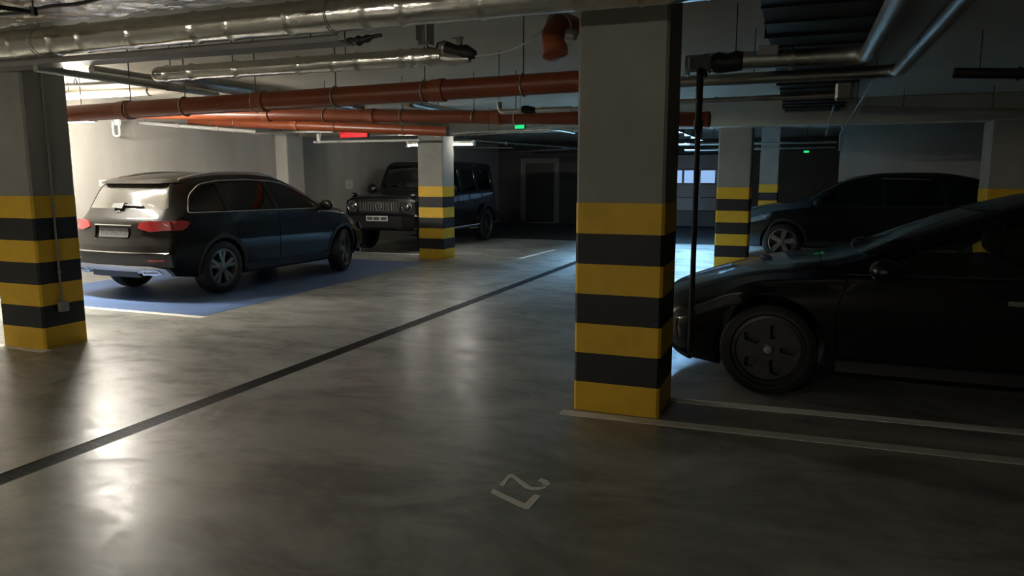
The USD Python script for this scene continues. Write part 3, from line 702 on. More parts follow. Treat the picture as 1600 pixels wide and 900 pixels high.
class Car:
    NS = 58

    def __init__(s, xr, xf, c, kf=.12, pf=2.6, kr=.10, pr=2.6, fprof=((0, 0), (2, 0)), rprof=((0, 0), (2, 0)), spanf=.9, spanr=.7, re=.06, hard=False):
        s.xr, s.xf, s.re, s.hard = xr, xf, re, hard
        s.c = {k: PchipInterpolator(*np.array(sorted(v)).T) for k, v in c.items()}
        s.kf, s.pf, s.kr, s.pr, s.fp, s.rp, s.sf, s.sr = kf, pf, kr, pr, np.array(fprof), np.array(rprof), spanf, spanr
        s.gx = np.linspace(xr, xf, 150); s.gs = [s.sec(x) for x in s.gx]
        i0 = int(s.NS * .22)
        s.gz = np.linspace(0, 2.1, 140); s.gy = np.linspace(0, 1.1, 60)
        s.HW = np.array([np.interp(s.gz, np.maximum.accumulate(q[i0:, 1]), q[i0:, 0]) for q in s.gs])
        s.TP = np.array([np.interp(s.gy, q[::-1, 0][:int(s.NS * .62)], q[::-1, 1][:int(s.NS * .62)]) for q in s.gs])

    def g(s, k, x): return float(s.c[k](np.clip(x, s.xr, s.xf)))

    def sec(s, x, inset=0.0):
        g = lambda k: s.g(k, x)
        zs, ws, wm, zm, wb, zb, wt, zt, cr = g('zs'), g('ws'), g('wm'), g('zm'), g('wb'), g('zb'), g('wt'), g('zt'), g('cr')
        zb = min(zb, zt - .02)
        P = [(0, zs), (ws * .6, zs), (ws - .04, zs), (ws, zs + .04), (wm - .012, zm - .16), (wm, zm), (wm - .004, (zm + zb) / 2), (wb + .004, zb - .03), (wb, zb), (wb + (wt - wb) * .12, zb + (zt - cr - zb) * .15), (wb + (wt - wb) * .6, zb + (zt - cr - zb) * .6),
             (wt, zt - cr), (wt - .05, zt - cr * .45), (wt * .55, zt), (0, zt)]
        if s.hard: P.insert(8, P[8]); P.insert(12, P[12])
        return bs2(P, s.NS)

    def hw(s, x, z):
        return s._bil(s.gx, s.gz, s.HW, x, z)

    def top(s, x, y):
        return s._bil(s.gx, s.gy, s.TP, x, np.abs(y))

    @staticmethod
    def _bil(gx, gy, T, x, y):
        fx = np.clip((np.asarray(x) - gx[0]) / (gx[1] - gx[0]), 0, len(gx) - 1.001); fy = np.clip((np.asarray(y) - gy[0]) / (gy[1] - gy[0]), 0, len(gy) - 1.001)
        i, j = fx.astype(int), fy.astype(int); a, b = fx - i, fy - j
        return T[i, j] * (1 - a) * (1 - b) + T[i + 1, j] * a * (1 - b) + T[i, j + 1] * (1 - a) * b + T[i + 1, j + 1] * a * b

    def deform(s, v):
        v = v.copy(); x, y, z = v[:, 0].copy(), np.abs(v[:, 1]), v[:, 2]
        st = lambda t: (lambda q: q * q * (3 - 2 * q))(np.clip(t, 0, 1))
        v[:, 0] += st((x - (s.xf - s.sf)) / s.sf) * (-s.kf * np.clip(y / .9, 0, 1.1) ** s.pf + np.interp(z, s.fp[:, 0], s.fp[:, 1]))
        v[:, 0] -= st(((s.xr + s.sr) - x) / s.sr) * (-s.kr * np.clip(y / .9, 0, 1.1) ** s.pr + np.interp(z, s.rp[:, 0], s.rp[:, 1]))
        return v

    def solid(s):
        r = s.re; th = np.linspace(0, np.pi / 2, 5)
        st = [(s.xr + r * (1 - math.cos(np.pi / 2 - a)) if False else s.xr + r * (1 - math.sin(a)), r * (1 - math.cos(a))) for a in th[::-1]]
        X = [(x, k) for x, k in st] + [(x, 0) for x in np.linspace(s.xr + r, s.xf - r, 84)[1:-1]] + [(s.xf - r * (1 - math.sin(a)), r * (1 - math.cos(a))) for a in th]
        # rounded ends: inset k at the very end
        X = [(s.xr + r * (1 - math.cos(a)), r * (1 - math.sin(a))) for a in th] + [(x, 0) for x in np.linspace(s.xr + r, s.xf - r, 84)[1:-1]] + [(s.xf - r * (1 - math.cos(a)), r * (1 - math.sin(a))) for a in th[::-1]]
        rings = []
        for x, k in X:
            q = s.sec(x); zc = (q[0, 1] + q[-1, 1]) / 2; h = (q[-1, 1] - q[0, 1]) / 2; w = q[:, 0].max()
            q = np.stack([q[:, 0] * (1 - k / w), zc + (q[:, 1] - zc) * (1 - k / h)], 1)
            rings.append(np.vstack([np.column_stack([np.full(len(q), x), q[:, 0], q[:, 1]]), np.column_stack([np.full(len(q) - 2, x), -q[-2:0:-1, 0], q[-2:0:-1, 1]])]))
        n = len(rings[0])

        def shrink(R, f):
            c = np.array([R[0, 0], 0, (R[:, 2].min() + R[:, 2].max()) / 2]); return c + (R - c) * [1, f, f]
        pre = [shrink(rings[0], f) for f in (.02, .25, .5, .75)]; post = [shrink(rings[-1], f) for f in (.75, .5, .25, .02)]
        rings = pre + rings + post
        v = np.vstack(rings); f = []
        for i in range(len(rings) - 1):
            j = np.arange(n); a, b = i * n + j, i * n + (j + 1) % n
            f.append(np.column_stack([a, b + n, b])); f.append(np.column_stack([a, a + n, b + n]))
        v = np.vstack([v, rings[0].mean(0), rings[-1].mean(0)]); j = np.arange(n); e = (len(rings) - 1) * n
        f.append(np.column_stack([np.full(n, len(v) - 2), j, (j + 1) % n])); f.append(np.column_stack([np.full(n, len(v) - 1), e + (j + 1) % n, e + j]))
        m = trimesh.Trimesh(s.deform(v), np.vstack(f), process=False)
        if m.volume < 0: m.invert()
        return mani(m)

    def cavity(s, x0, x1, zlow, ins=.07):
        rings = []
        for x in np.linspace(x0, x1, 40):
            zt = s.g('zt', x) - ins * .7; zz = np.linspace(zlow, max(zt, zlow + .05), 14)
            y = np.maximum(s.hw(np.full(14, x), zz) - ins, .1)
            yt = min(y[-1], s.g('wt', x) - .04); y = np.minimum(y, np.maximum(yt, y)); y[-1] = yt
            q = np.column_stack([y, zz]); rings.append(np.vstack([np.column_stack([np.full(14, x), q]), np.column_stack([np.full(14, x), -q[::-1, 0], q[::-1, 1]])]))
        n = 28; v = np.vstack(rings); f = []
        for i in range(len(rings) - 1):
            j = np.arange(n); a, b = i * n + j, i * n + (j + 1) % n
            f.append(np.column_stack([a, b + n, b])); f.append(np.column_stack([a, a + n, b + n]))
        v = np.vstack([v, rings[0].mean(0), rings[-1].mean(0)]); j = np.arange(n); e = (len(rings) - 1) * n
        f.append(np.column_stack([np.full(n, len(v) - 2), j, (j + 1) % n])); f.append(np.column_stack([np.full(n, len(v) - 1), e + (j + 1) % n, e + j]))
        m = trimesh.Trimesh(s.deform(v), np.vstack(f), process=False)
        if m.volume < 0: m.invert()
        return mani(m)

    def _pan(s, poly, fn, ref=.07):
        poly = poly if isinstance(poly, Polygon) else Polygon(poly)
        m = tri(mani(extr(poly, 1.0)).refine_to_length(ref)) if ref else extr(poly, 1.0)
        v = m.vertices.copy(); m.vertices = s.deform(fn(v))
        if m.volume < 0: m.invert()
        return m

    def side(s, poly, sd, out=.003, depth=.012, ref=.07):
        """poly in (x, z) laid on the flank"""
        return s._pan(poly, lambda v: np.column_stack([v[:, 0], sd * (s.hw(v[:, 0], v[:, 1]) + out - depth * v[:, 2]), v[:, 1]]), ref)

    def tops(s, poly, out=.003, depth=.012, ref=.07):
        """poly in (x, y) laid on bonnet or roof"""
        return s._pan(poly, lambda v: np.column_stack([v[:, 0], v[:, 1], s.top(v[:, 0], v[:, 1]) + out - depth * v[:, 2]]), ref)

    def slope(s, poly, xa, xb, sign, out=.003, depth=.012, ref=.07):
        """poly in (y, z) laid on the windscreen (sign 1) or tail window (sign -1), between stations xa < xb"""
        sel = (s.gx >= xa) & (s.gx <= xb); gx, TP = s.gx[sel], s.TP[sel]

        def fn(v):
            y, z = np.abs(v[:, 0]), v[:, 1]
            col = np.array([[np.interp(yy, s.gy, row) for row in TP] for yy in np.linspace(0, 1.1, 40)])
            fy = np.clip(y / 1.1 * 39, 0, 38.999); i = fy.astype(int); a = fy - i; X = np.zeros(len(v))
            for k in range(len(v)):
                h = col[i[k]] * (1 - a[k]) + col[i[k] + 1] * a[k]
                X[k] = np.interp(-z[k], -h, gx) if sign > 0 else np.interp(z[k], h, gx)
            return np.column_stack([X + sign * (out - depth * v[:, 2]), v[:, 0], v[:, 1]])
        return s._pan(poly, fn, ref)

    def cap(s, poly, sign, out=.003, depth=.012, ref=.07):
        """poly in (y, z) on the nose (1) or tail (-1) face"""
        X = s.xf if sign > 0 else s.xr
        return s._pan(poly, lambda v: np.column_stack([X + sign * (out - depth * v[:, 2]), v[:, 0], v[:, 1]]), ref)


def rr(x0, x1, y0, y1, r=.02):
    return Polygon([(x0, y0), (x1, y0), (x1, y1), (x0, y1)]).buffer(-r).buffer(r, 6)


def mir(poly):
    return Polygon([(-a, b) for a, b in poly.exterior.coords])


def wheel(t, x, y, R, W, rrim, style, sd, dark=False, steer=0.0):
    """tyre > rim > nothing deeper; sd = outer side (+1 left, -1 right)"""
    h = W / 2
    prof = [(rrim, -h * .8), (rrim + .02, -h), (R - .05, -h), (R - .012, -h * .82), (R, -h * .55), (R, h * .55), (R - .012, h * .82), (R - .05, h), (rrim + .02, h), (rrim, h * .8), (rrim, -h * .8)]
    RM = trimesh.transformations.rotation_matrix(steer, (0, 0, 1), (x, y, R))
    m = lathe(prof, 56); m.apply_translation((x, y, R)); m.apply_transform(RM)
    wt = obj('wheel', m, 'rubber_black', t, 35)
    bar = lathe([(rrim * .97, -h * .8), (rrim, -h * .8), (rrim + .006, h * .86), (rrim - .018, h * .9), (rrim - .03, h * .6), (rrim - .04, -h * .6), (rrim * .9, -h * .8)], 48)
    back = lathe([(0.0, -.02), (rrim * .96, -.02), (rrim * .96, -.005), (0, -.005), (0, -.02)], 32)
    hub = lathe([(0, .0), (.085, .0), (.08, h * .62), (.03, h * .72), (0, h * .72)], 24)
    sp = []

    def spoke(pts, d0, d1):
        e = extr(Polygon(pts), d1 - d0); v = e.vertices; e.vertices = np.column_stack([v[:, 0], v[:, 2] + d0, v[:, 1]]); e.invert() if e.volume < 0 else None; return e
    d0, d1 = h * .35, h * .70
    if style == 'twin':
        for k in range(5):
            A = 2 * np.pi * k / 5 + .3
            for s_ in (-1, 1):
                b = A + s_ * .20; c, n = np.array([math.cos(A + s_ * .1), math.sin(A + s_ * .1)]) * .06, np.array([math.cos(b), math.sin(b)]) * (rrim - .01)
                q = np.array([-(n - c)[1], (n - c)[0]]); q /= np.linalg.norm(q)
                sp.append(spoke([c - q * .018, n - q * .027, n + q * .027, c + q * .018], d0, d1))
    elif style == 'five':
        for k in range(5):
            A = 2 * np.pi * k / 5 + .5; c, n = np.array([math.cos(A), math.sin(A)]), np.array([-math.sin(A), math.cos(A)])
            sp.append(spoke([c * .05 - n * .035, c * (rrim - .01) - n * .05, c * (rrim - .01) + n * .05, c * .05 + n * .035], d0, d1))
    elif style == 'multi':
        for k in range(11):
            A = 2 * np.pi * k / 11; c, n = np.array([math.cos(A), math.sin(A)]), np.array([-math.sin(A), math.cos(A)])
            sp.append(spoke([c * .05 - n * .018, c * (rrim - .01) - n * .022, c * (rrim - .01) + n * .022, c * .05 + n * .018], d0, d1))
    elif style == 'cover':      # broad dark blades with slots between
        disc = Polygon([(math.cos(a) * (rrim - .008), math.sin(a) * (rrim - .008)) for a in np.linspace(0, 2 * np.pi, 49)[:-1]])
        for k in range(5):
            A = 2 * np.pi * k / 5 + .62; c, n = np.array([math.cos(A), math.sin(A)]), np.array([-math.sin(A), math.cos(A)])
            disc = disc.difference(Polygon([c * .075 - n * .012, c * .17 - n * .045 , c * .205 - n * .01, c * .17 + n * .035, c * .085 + n * .018]))
        sp.append(spoke(list(disc.exterior.coords), d0, d1) if not disc.interiors else None); sp = []
        e = extr(disc, d1 - d0); v = e.vertices; e.vertices = np.column_stack([v[:, 0], v[:, 2] + d0, v[:, 1]]); e.invert() if e.volume < 0 else None; sp.append(e)
    rim = cat(bar, hub, *sp)
    for mm in (rim, back):
        if sd < 0: mm.vertices[:, 1] *= -1; mm.invert()
        mm.apply_translation((x, y, R)); mm.apply_transform(RM)
    obj('rim', rim, 'rim_dark' if dark else 'rim', wt, 30)
    obj('brake_disc', back, 'steel_dark', wt, 30)
    if style in ('cover', 'multi'):
        cap = lathe([(0, 0), (.032, 0), (.028, .012), (0, .014)], 20); cap.apply_translation((0, h * .70, 0))
        if sd < 0: cap.vertices[:, 1] *= -1; cap.invert()
        cap.apply_translation((x, y, R)); obj('hub_cap', cap, 'rim', wt, 30)
    if style == 'multi':
        lip = ring_at((x, y + sd * h * .86, R), (0, 1, 0), rrim - .006, .009, 40, 8); obj('rim_lip', lip, 'rim', wt)
    return wt


def mirror_y(m):
    m = m.copy(); m.vertices[:, 1] *= -1; m.invert(); return m


def along_side(c, pts, sd, r=.008, out=.004, n=8, per=10, smooth_r=.12):
    P = smooth_path([(x, z, 0) for x, z in pts], 8, smooth_r); L = np.concatenate([[0], np.cumsum(np.linalg.norm(np.diff(P, axis=0), axis=1))])
    s_ = np.linspace(0, L[-1], max(12, int(L[-1] / .05))); X, Zz = np.interp(s_, L, P[:, 0]), np.interp(s_, L, P[:, 1])
    v = np.column_stack([X, sd * (c.hw(X, Zz) + out), Zz])
    return tube(c.deform(v), r, n)


def assemble(t, c, paint, axles, R, Ra, W, ytyre, windows, doors, ws=None, rs=None, cav=None, hood=None, extra_cut=(), cut_rear=(), trim_out=()):
    """body with arches, cavity, openings; doors and bonnet split out"""
    b = c.solid()
    for ax in axles:
        for sd in (-1, 1):
            cyl = lathe([(0, 0), (Ra, 0), (Ra, .62), (0, .62), (0, 0)], 48); cyl.apply_translation((ax, .42 if sd > 0 else -1.04, R)); b -= mani(cyl)
    if cav: b -= c.cavity(*cav)
    for poly, _ in windows:
        for sd in (-1, 1): b -= mani(c.side(poly, sd, .08, .30))
    if ws: b -= mani(c.slope(ws[0], ws[1], ws[2], 1, .10, .40))
    if rs and rs[3]: b -= mani(c.slope(rs[0], rs[1], rs[2], -1, .10, .40))
    elif rs: b -= mani(c.slope(rs[0], rs[1], rs[2], -1, .06, .072))
    for m in extra_cut: b -= mani(m)
    pieces = []
    for poly in doors:
        P = Polygon(poly)
        for sd in (-1, 1):
            pieces.append(('door', b ^ mani(c.side(P.buffer(-.004), sd, .06, .30))))
            b -= mani(c.side(P.buffer(.003), sd, .06, .305))
    if hood:
        P = Polygon(hood); pieces.append(('bonnet', b ^ mani(c.tops(P.buffer(-.004), .06, .16)))); b -= mani(c.tops(P.buffer(.003), .06, .165))
    obj('body', tri(b), paint, t, 28)
    for n, m in pieces:
        if m.num_tri(): obj(n, tri(m), paint, t, 28)
    for poly, gm in windows:
        for sd in (-1, 1): obj('side_window', c.side(Polygon(poly).buffer(.006), sd, -.012, .005), gm, t, 40)
    if ws: obj('windscreen', c.slope(Polygon(ws[0]).buffer(.008), ws[1], ws[2], 1, -.012, .008), 'glass', t, 40)
    if rs: obj('rear_window', c.slope(Polygon(rs[0]).buffer(.004), rs[1], rs[2], -1, -.006, .008), 'glass_dark' if rs[3] else 'glass_rear', t, 40)
    return b


def seat_row(t, x, ys, z=.62, hgt=.62):
    for y in ys:
        obj('seat', cat(bev(x - .12, x + .38, y - .25, y + .25, z - .28, z, .05), bev(x - .24, x - .08, y - .25, y + .25, z - .1, z + hgt - .1, .05), bev(x - .25, x - .14, y - .13, y + .13, z + hgt - .08, z + hgt + .14, .04)), 'cabin', t, 30)


# ---------------------------------------------------------------- 1. the dark estate car (nose away from the camera)
def build_wagon():
    t = thing('estate_car', 'dark grey estate-style crossover parked with its tail towards the left pillar, under the glaring lamp', 'car', (-8.10, 9.33, .0022), 90 - 2.0)
    xr, xf = -2.38, 2.21
    c = Car(xr, xf, dict(
        zt=[(xf, .86), (2.12, .95), (1.7, 1.05), (1.2, 1.12), (1.0, 1.19), (.4, 1.48), (.05, 1.59), (-.5, 1.64), (-1.1, 1.635), (-1.65, 1.59), (-1.88, 1.55), (-1.97, 1.50), (-2.24, 1.15), (-2.31, 1.08), (xr, 1.04)],
        zb=[(xf, .74), (1.5, .95), (.9, 1.03), (0, 1.07), (-1.2, 1.09), (-2.0, 1.09), (xr, .97)],
        wb=[(xf, .80), (1.4, .89), (.5, .905), (-1.2, .905), (-1.9, .88), (xr, .82)],
        wm=[(xf, .88), (1.6, .935), (0, .935), (-1.4, .945), (xr, .905)], zm=[(xf, .58), (0, .66), (xr, .68)],
        ws=[(xf, .72), (1.8, .86), (0, .89), (-1.8, .88), (xr, .74)], zs=[(xf, .24), (1.8, .24), (1.0, .22), (-1.0, .22), (-1.9, .27), (xr, .33)],
        wt=[(xf, .60), (1.2, .74), (.9, .70), (0, .60), (-1.0, .60), (-1.8, .585), (-2.2, .70), (xr, .74)], cr=[(xf, .05), (1.2, .05), (0, .05), (-1.7, .05), (-1.95, .04), (-2.2, .03), (xr, .04)]),
        kf=.30, pf=2.4, kr=.17, pr=2.8, fprof=((.2, -.10), (.45, 0), (.62, 0), (.9, -.12), (1.1, -.15)), rprof=((.2, -.14), (.42, -.02), (.58, .02), (.70, .0), (.85, -.05), (1.0, -.06), (1.6, -.06)), re=.06)
    axles = (1.34, -1.40); R = .362
    wA = Polygon([(.86, 1.09), (.80, 1.15), (.30, 1.41), (.0, 1.48), (-.22, 1.505), (-.22, 1.105)]).buffer(-.012).buffer(.012)
    wB = Polygon([(-.30, 1.107), (-.30, 1.508), (-.75, 1.513), (-1.14, 1.495), (-1.20, 1.12)]).buffer(-.012).buffer(.012)
    wC = Polygon([(-1.27, 1.122), (-1.23, 1.485), (-1.48, 1.445), (-1.72, 1.32), (-1.95, 1.13)]).buffer(-.015).buffer(.015)
    rw = Polygon([(-.71, 1.165), (.71, 1.165), (.61, 1.45), (.52, 1.49), (-.52, 1.49), (-.61, 1.45)]).buffer(-.03).buffer(.03)
    wsP = Polygon([(-.66, 1.14), (.66, 1.14), (.52, 1.52), (-.52, 1.52)]).buffer(-.03).buffer(.03)
    d1 = [(.93, .34), (.93, .60), (.90, 1.07), (.83, 1.16), (.30, 1.432), (.0, 1.505), (-.26, 1.533), (-.26, .34)]
    d2 = [(-.265, .34), (-.265, 1.533), (-.75, 1.54), (-1.19, 1.515), (-1.25, 1.09), (-1.08, .72), (-.95, .34)]
    platecut = c.cap(rr(-.33, .33, .78, .955, .02), -1, .10, .125)
    assemble(t, c, 'wagon', axles, R, .405, .24, .93, [(wA, 'glass'), (wB, 'glass_dark'), (wC, 'glass_dark')], [d1, d2], (wsP, .05, 1.25), (rw, -2.32, -1.90, False), (-1.75, 1.0, .60), [(1.1, -.74), (1.1, .74), (2.08, .60), (2.08, -.60)], extra_cut=(platecut,))
    seat_row(t, .1, (-.38, .38)); seat_row(t, -.85, (-.42, 0, .42))
    obj('dashboard', bev(.75, 1.1, -.7, .7, .70, 1.02, .05), 'cabin', t, 30)
    obj('steering_wheel', ring_at((.62, .38, .92), (1, 0, .45), .18, .016, 24, 8), 'cabin', t)
    for ax in axles:
        for sd in (-1, 1): wheel(t, ax, sd * .815, R, .235, .245, 'twin', sd, steer=.30 if ax > 0 else 0.0)
    for sd in (-1, 1):
        # wheel arch cladding, sill
        for ax in axles:
            ar = np.linspace(-.12, np.pi + .12, 26); pin, pout = .398, .452
            pts = [(ax + math.cos(a) * pout, R + math.sin(a) * pout) for a in ar] + [(ax + math.cos(a) * pin, R + math.sin(a) * pin) for a in ar[::-1]]
            pg = Polygon(pts).intersection(Polygon([(-9, .25), (9, .25), (9, 2), (-9, 2)]))
            obj('arch_cladding', c.side(pg, sd, .010, .03), 'clad', t, 30)
        obj('sill_cladding', c.side([(-.95, .27), (.91, .27), (.91, .36), (-.95, .36)], sd, .012, .03), 'clad', t, 30)
        # chrome window surround
        loop = [(.90, 1.08), (-1.2, 1.105), (-1.99, 1.115), (-1.99, 1.118), (-1.75, 1.34), (-1.50, 1.475), (-1.18, 1.522), (-.6, 1.537), (0, 1.505), (.32, 1.432), (.86, 1.15)]
        obj('window_trim', along_side(c, loop, sd, .0085, .004, smooth_r=.07), 'chrome', t)
        # roof rail
        P = [(.1, 1.52), (-.2, 1.62), (-1.0, 1.655), (-1.6, 1.615), (-1.8, 1.55)]
        xs_ = np.linspace(.05, -1.8, 30); zz = np.array([c.top(x, .57) for x in xs_]) + .035 * np.sin(np.linspace(0, np.pi, 30)) ** .4
        obj('roof_rail', tube(c.deform(np.column_stack([xs_, np.full(30, sd * .585), zz])), .014, 8), 'chrome', t)
        # mirror
        mb = trimesh.creation.icosphere(3, 1.0); mb.vertices = mb.vertices * [.085, .12, .085]; mb.vertices[:, 0] = np.where(mb.vertices[:, 0] < 0, mb.vertices[:, 0] * .5, mb.vertices[:, 0]); mb.apply_translation((.72, sd * 1.03, 1.13))
        mi = obj('wing_mirror', cat(mb, bev(.68, .78, min(sd * .88, sd * .96), max(sd * .88, sd * .96), 1.06, 1.10, .012)), 'wagon', t, 35)
        # tail lamp: tail face and flank pieces
        obj('tail_lamp', c.cap(Polygon([(sd * .43, .93), (sd * .46, 1.0), (sd * .62, 1.025), (sd * .845, 1.015), (sd * .865, .91), (sd * .60, .885)]).buffer(-.012).buffer(.012), -1, .018, .05, .05), 'tail_red', t, 35)
        obj('tail_lamp', c.side(Polygon([(-2.40, .90), (-2.40, 1.01), (-2.20, 1.025), (-2.08, 1.01), (-2.06, .98), (-2.16, .925), (-2.26, .90)]), sd, .014, .05, .05), 'tail_red', t, 35)
        obj('door_handle', c.side(rr(.0, .22, .93, .955, .01), sd, .03, .03), 'wagon', t, 35); obj('door_handle', c.side(rr(-1.02, -.80, .945, .97, .01), sd, .03, .03), 'wagon', t, 35)
        obj('headlamp', c.cap(Polygon([(sd * .50, .66), (sd * .52, .74), (sd * .86, .80), (sd * .88, .68)]), 1, .012, .04), 'lens', t, 35)
        obj('reflector', c.cap(rr(min(sd * .60, sd * .80), max(sd * .60, sd * .80), .515, .54, .008), -1, .012, .03), 'tail_red', t, 35)
        # exhaust trim
        ex = Polygon([(sd * .48, .335), (sd * .50, .40), (sd * .70, .405), (sd * .76, .345)]).buffer(-.01).buffer(.012)
        obj('exhaust_trim', c.cap(ex.difference(ex.buffer(-.02)), -1, .045, .09, .06), 'chrome', t, 35); obj('exhaust_opening', c.cap(ex.buffer(-.018), -1, .015, .06, .06), 'clad', t, 35)
    # tail: spoiler, wiper, plate, chrome strip, bumper cladding, skid trim, star
    sp = c.slope(Polygon([(-.62, 1.50), (-.54, 1.555), (.54, 1.555), (.62, 1.50), (.5, 1.485), (-.5, 1.485)]), -2.05, -1.75, -1, .10, .16)
    obj('roof_spoiler', sp, 'wagon', t, 35)
    a = c.slope(Polygon([(-.045, 1.175), (.14, 1.19), (.14, 1.225), (-.045, 1.23)]).buffer(.008), -2.32, -1.9, -1, .05, .05)
    wp = obj('rear_wiper', a, 'clad', t, 35); obj('wiper_blade', c.slope(Polygon([(-.36, 1.197), (.05, 1.213), (.05, 1.225), (-.36, 1.205)]), -2.32, -1.9, -1, .035, .03), 'clad', wp, 35)
    pw_ = obj('number_plate', c.cap(rr(-.26, .26, .81, .92, .008), -1, -.008, .012), 'plate_dim', t, 35)
    for k in range(6):
        obj('plate_smudge', c.cap(rr(-.235 + .08 * k, -.17 + .08 * k, .827, .905, .006), -1, -.0065, .004), 'plate_ink', pw_, 35)
    obj('plate_garnish', c.cap(rr(-.33, .33, .955, .972, .005), -1, .012, .03), 'chrome', t, 35)
    obj('chrome_strip', c.cap(Polygon([(-.86, .615), (.86, .615), (.87, .632), (-.87, .632)]), -1, .015, .04, .05), 'chrome', t, 35)
    obj('rear_bumper', c.cap(Polygon([(-.88, .44), (.88, .44), (.885, .605), (-.885, .605)]), -1, .006, .03, .05), 'clad', t, 35)
    obj('skid_trim', c.cap(Polygon([(-.84, .33), (-.62, .315), (-.46, .36), (-.2, .335), (.2, .335), (.46, .36), (.62, .315), (.84, .33), (.80, .42), (.6, .455), (-.6, .455), (-.80, .42)]), -1, .03, .06, .05), 'skid', t, 35)
    obj('diffuser', c.cap(Polygon([(-.44, .30), (.44, .30), (.40, .375), (-.40, .375)]), -1, .036, .05, .06), 'clad', t, 35)
    star = [ring_at((0, 0, 0), (1, 0, 0), .042, .0055, 24, 6)] + [tube([(0, 0, 0), (0, math.sin(a) * .042, math.cos(a) * .042)], [.008, .003], 6) for a in (0, 2.094, 4.189)]
    st = cat(*star); st.apply_translation((xr + .155, 0, 1.10)); obj('star_emblem', cat(st), 'chrome', t)
    # nose
    obj('grille', c.cap(Polygon([(-.48, .44), (.48, .44), (.54, .70), (.40, .76), (-.40, .76), (-.54, .70)]), 1, .008, .04), 'clad', t, 35)
    obj('grille_bar', c.cap(rr(-.46, .46, .58, .62, .01), 1, .02, .03), 'chrome', t, 35)
    obj('nose_trim', c.cap(Polygon([(-.86, .27), (.86, .27), (.84, .33), (-.84, .33)]), 1, .012, .03), 'skid', t, 35)
    return t


build_wagon()


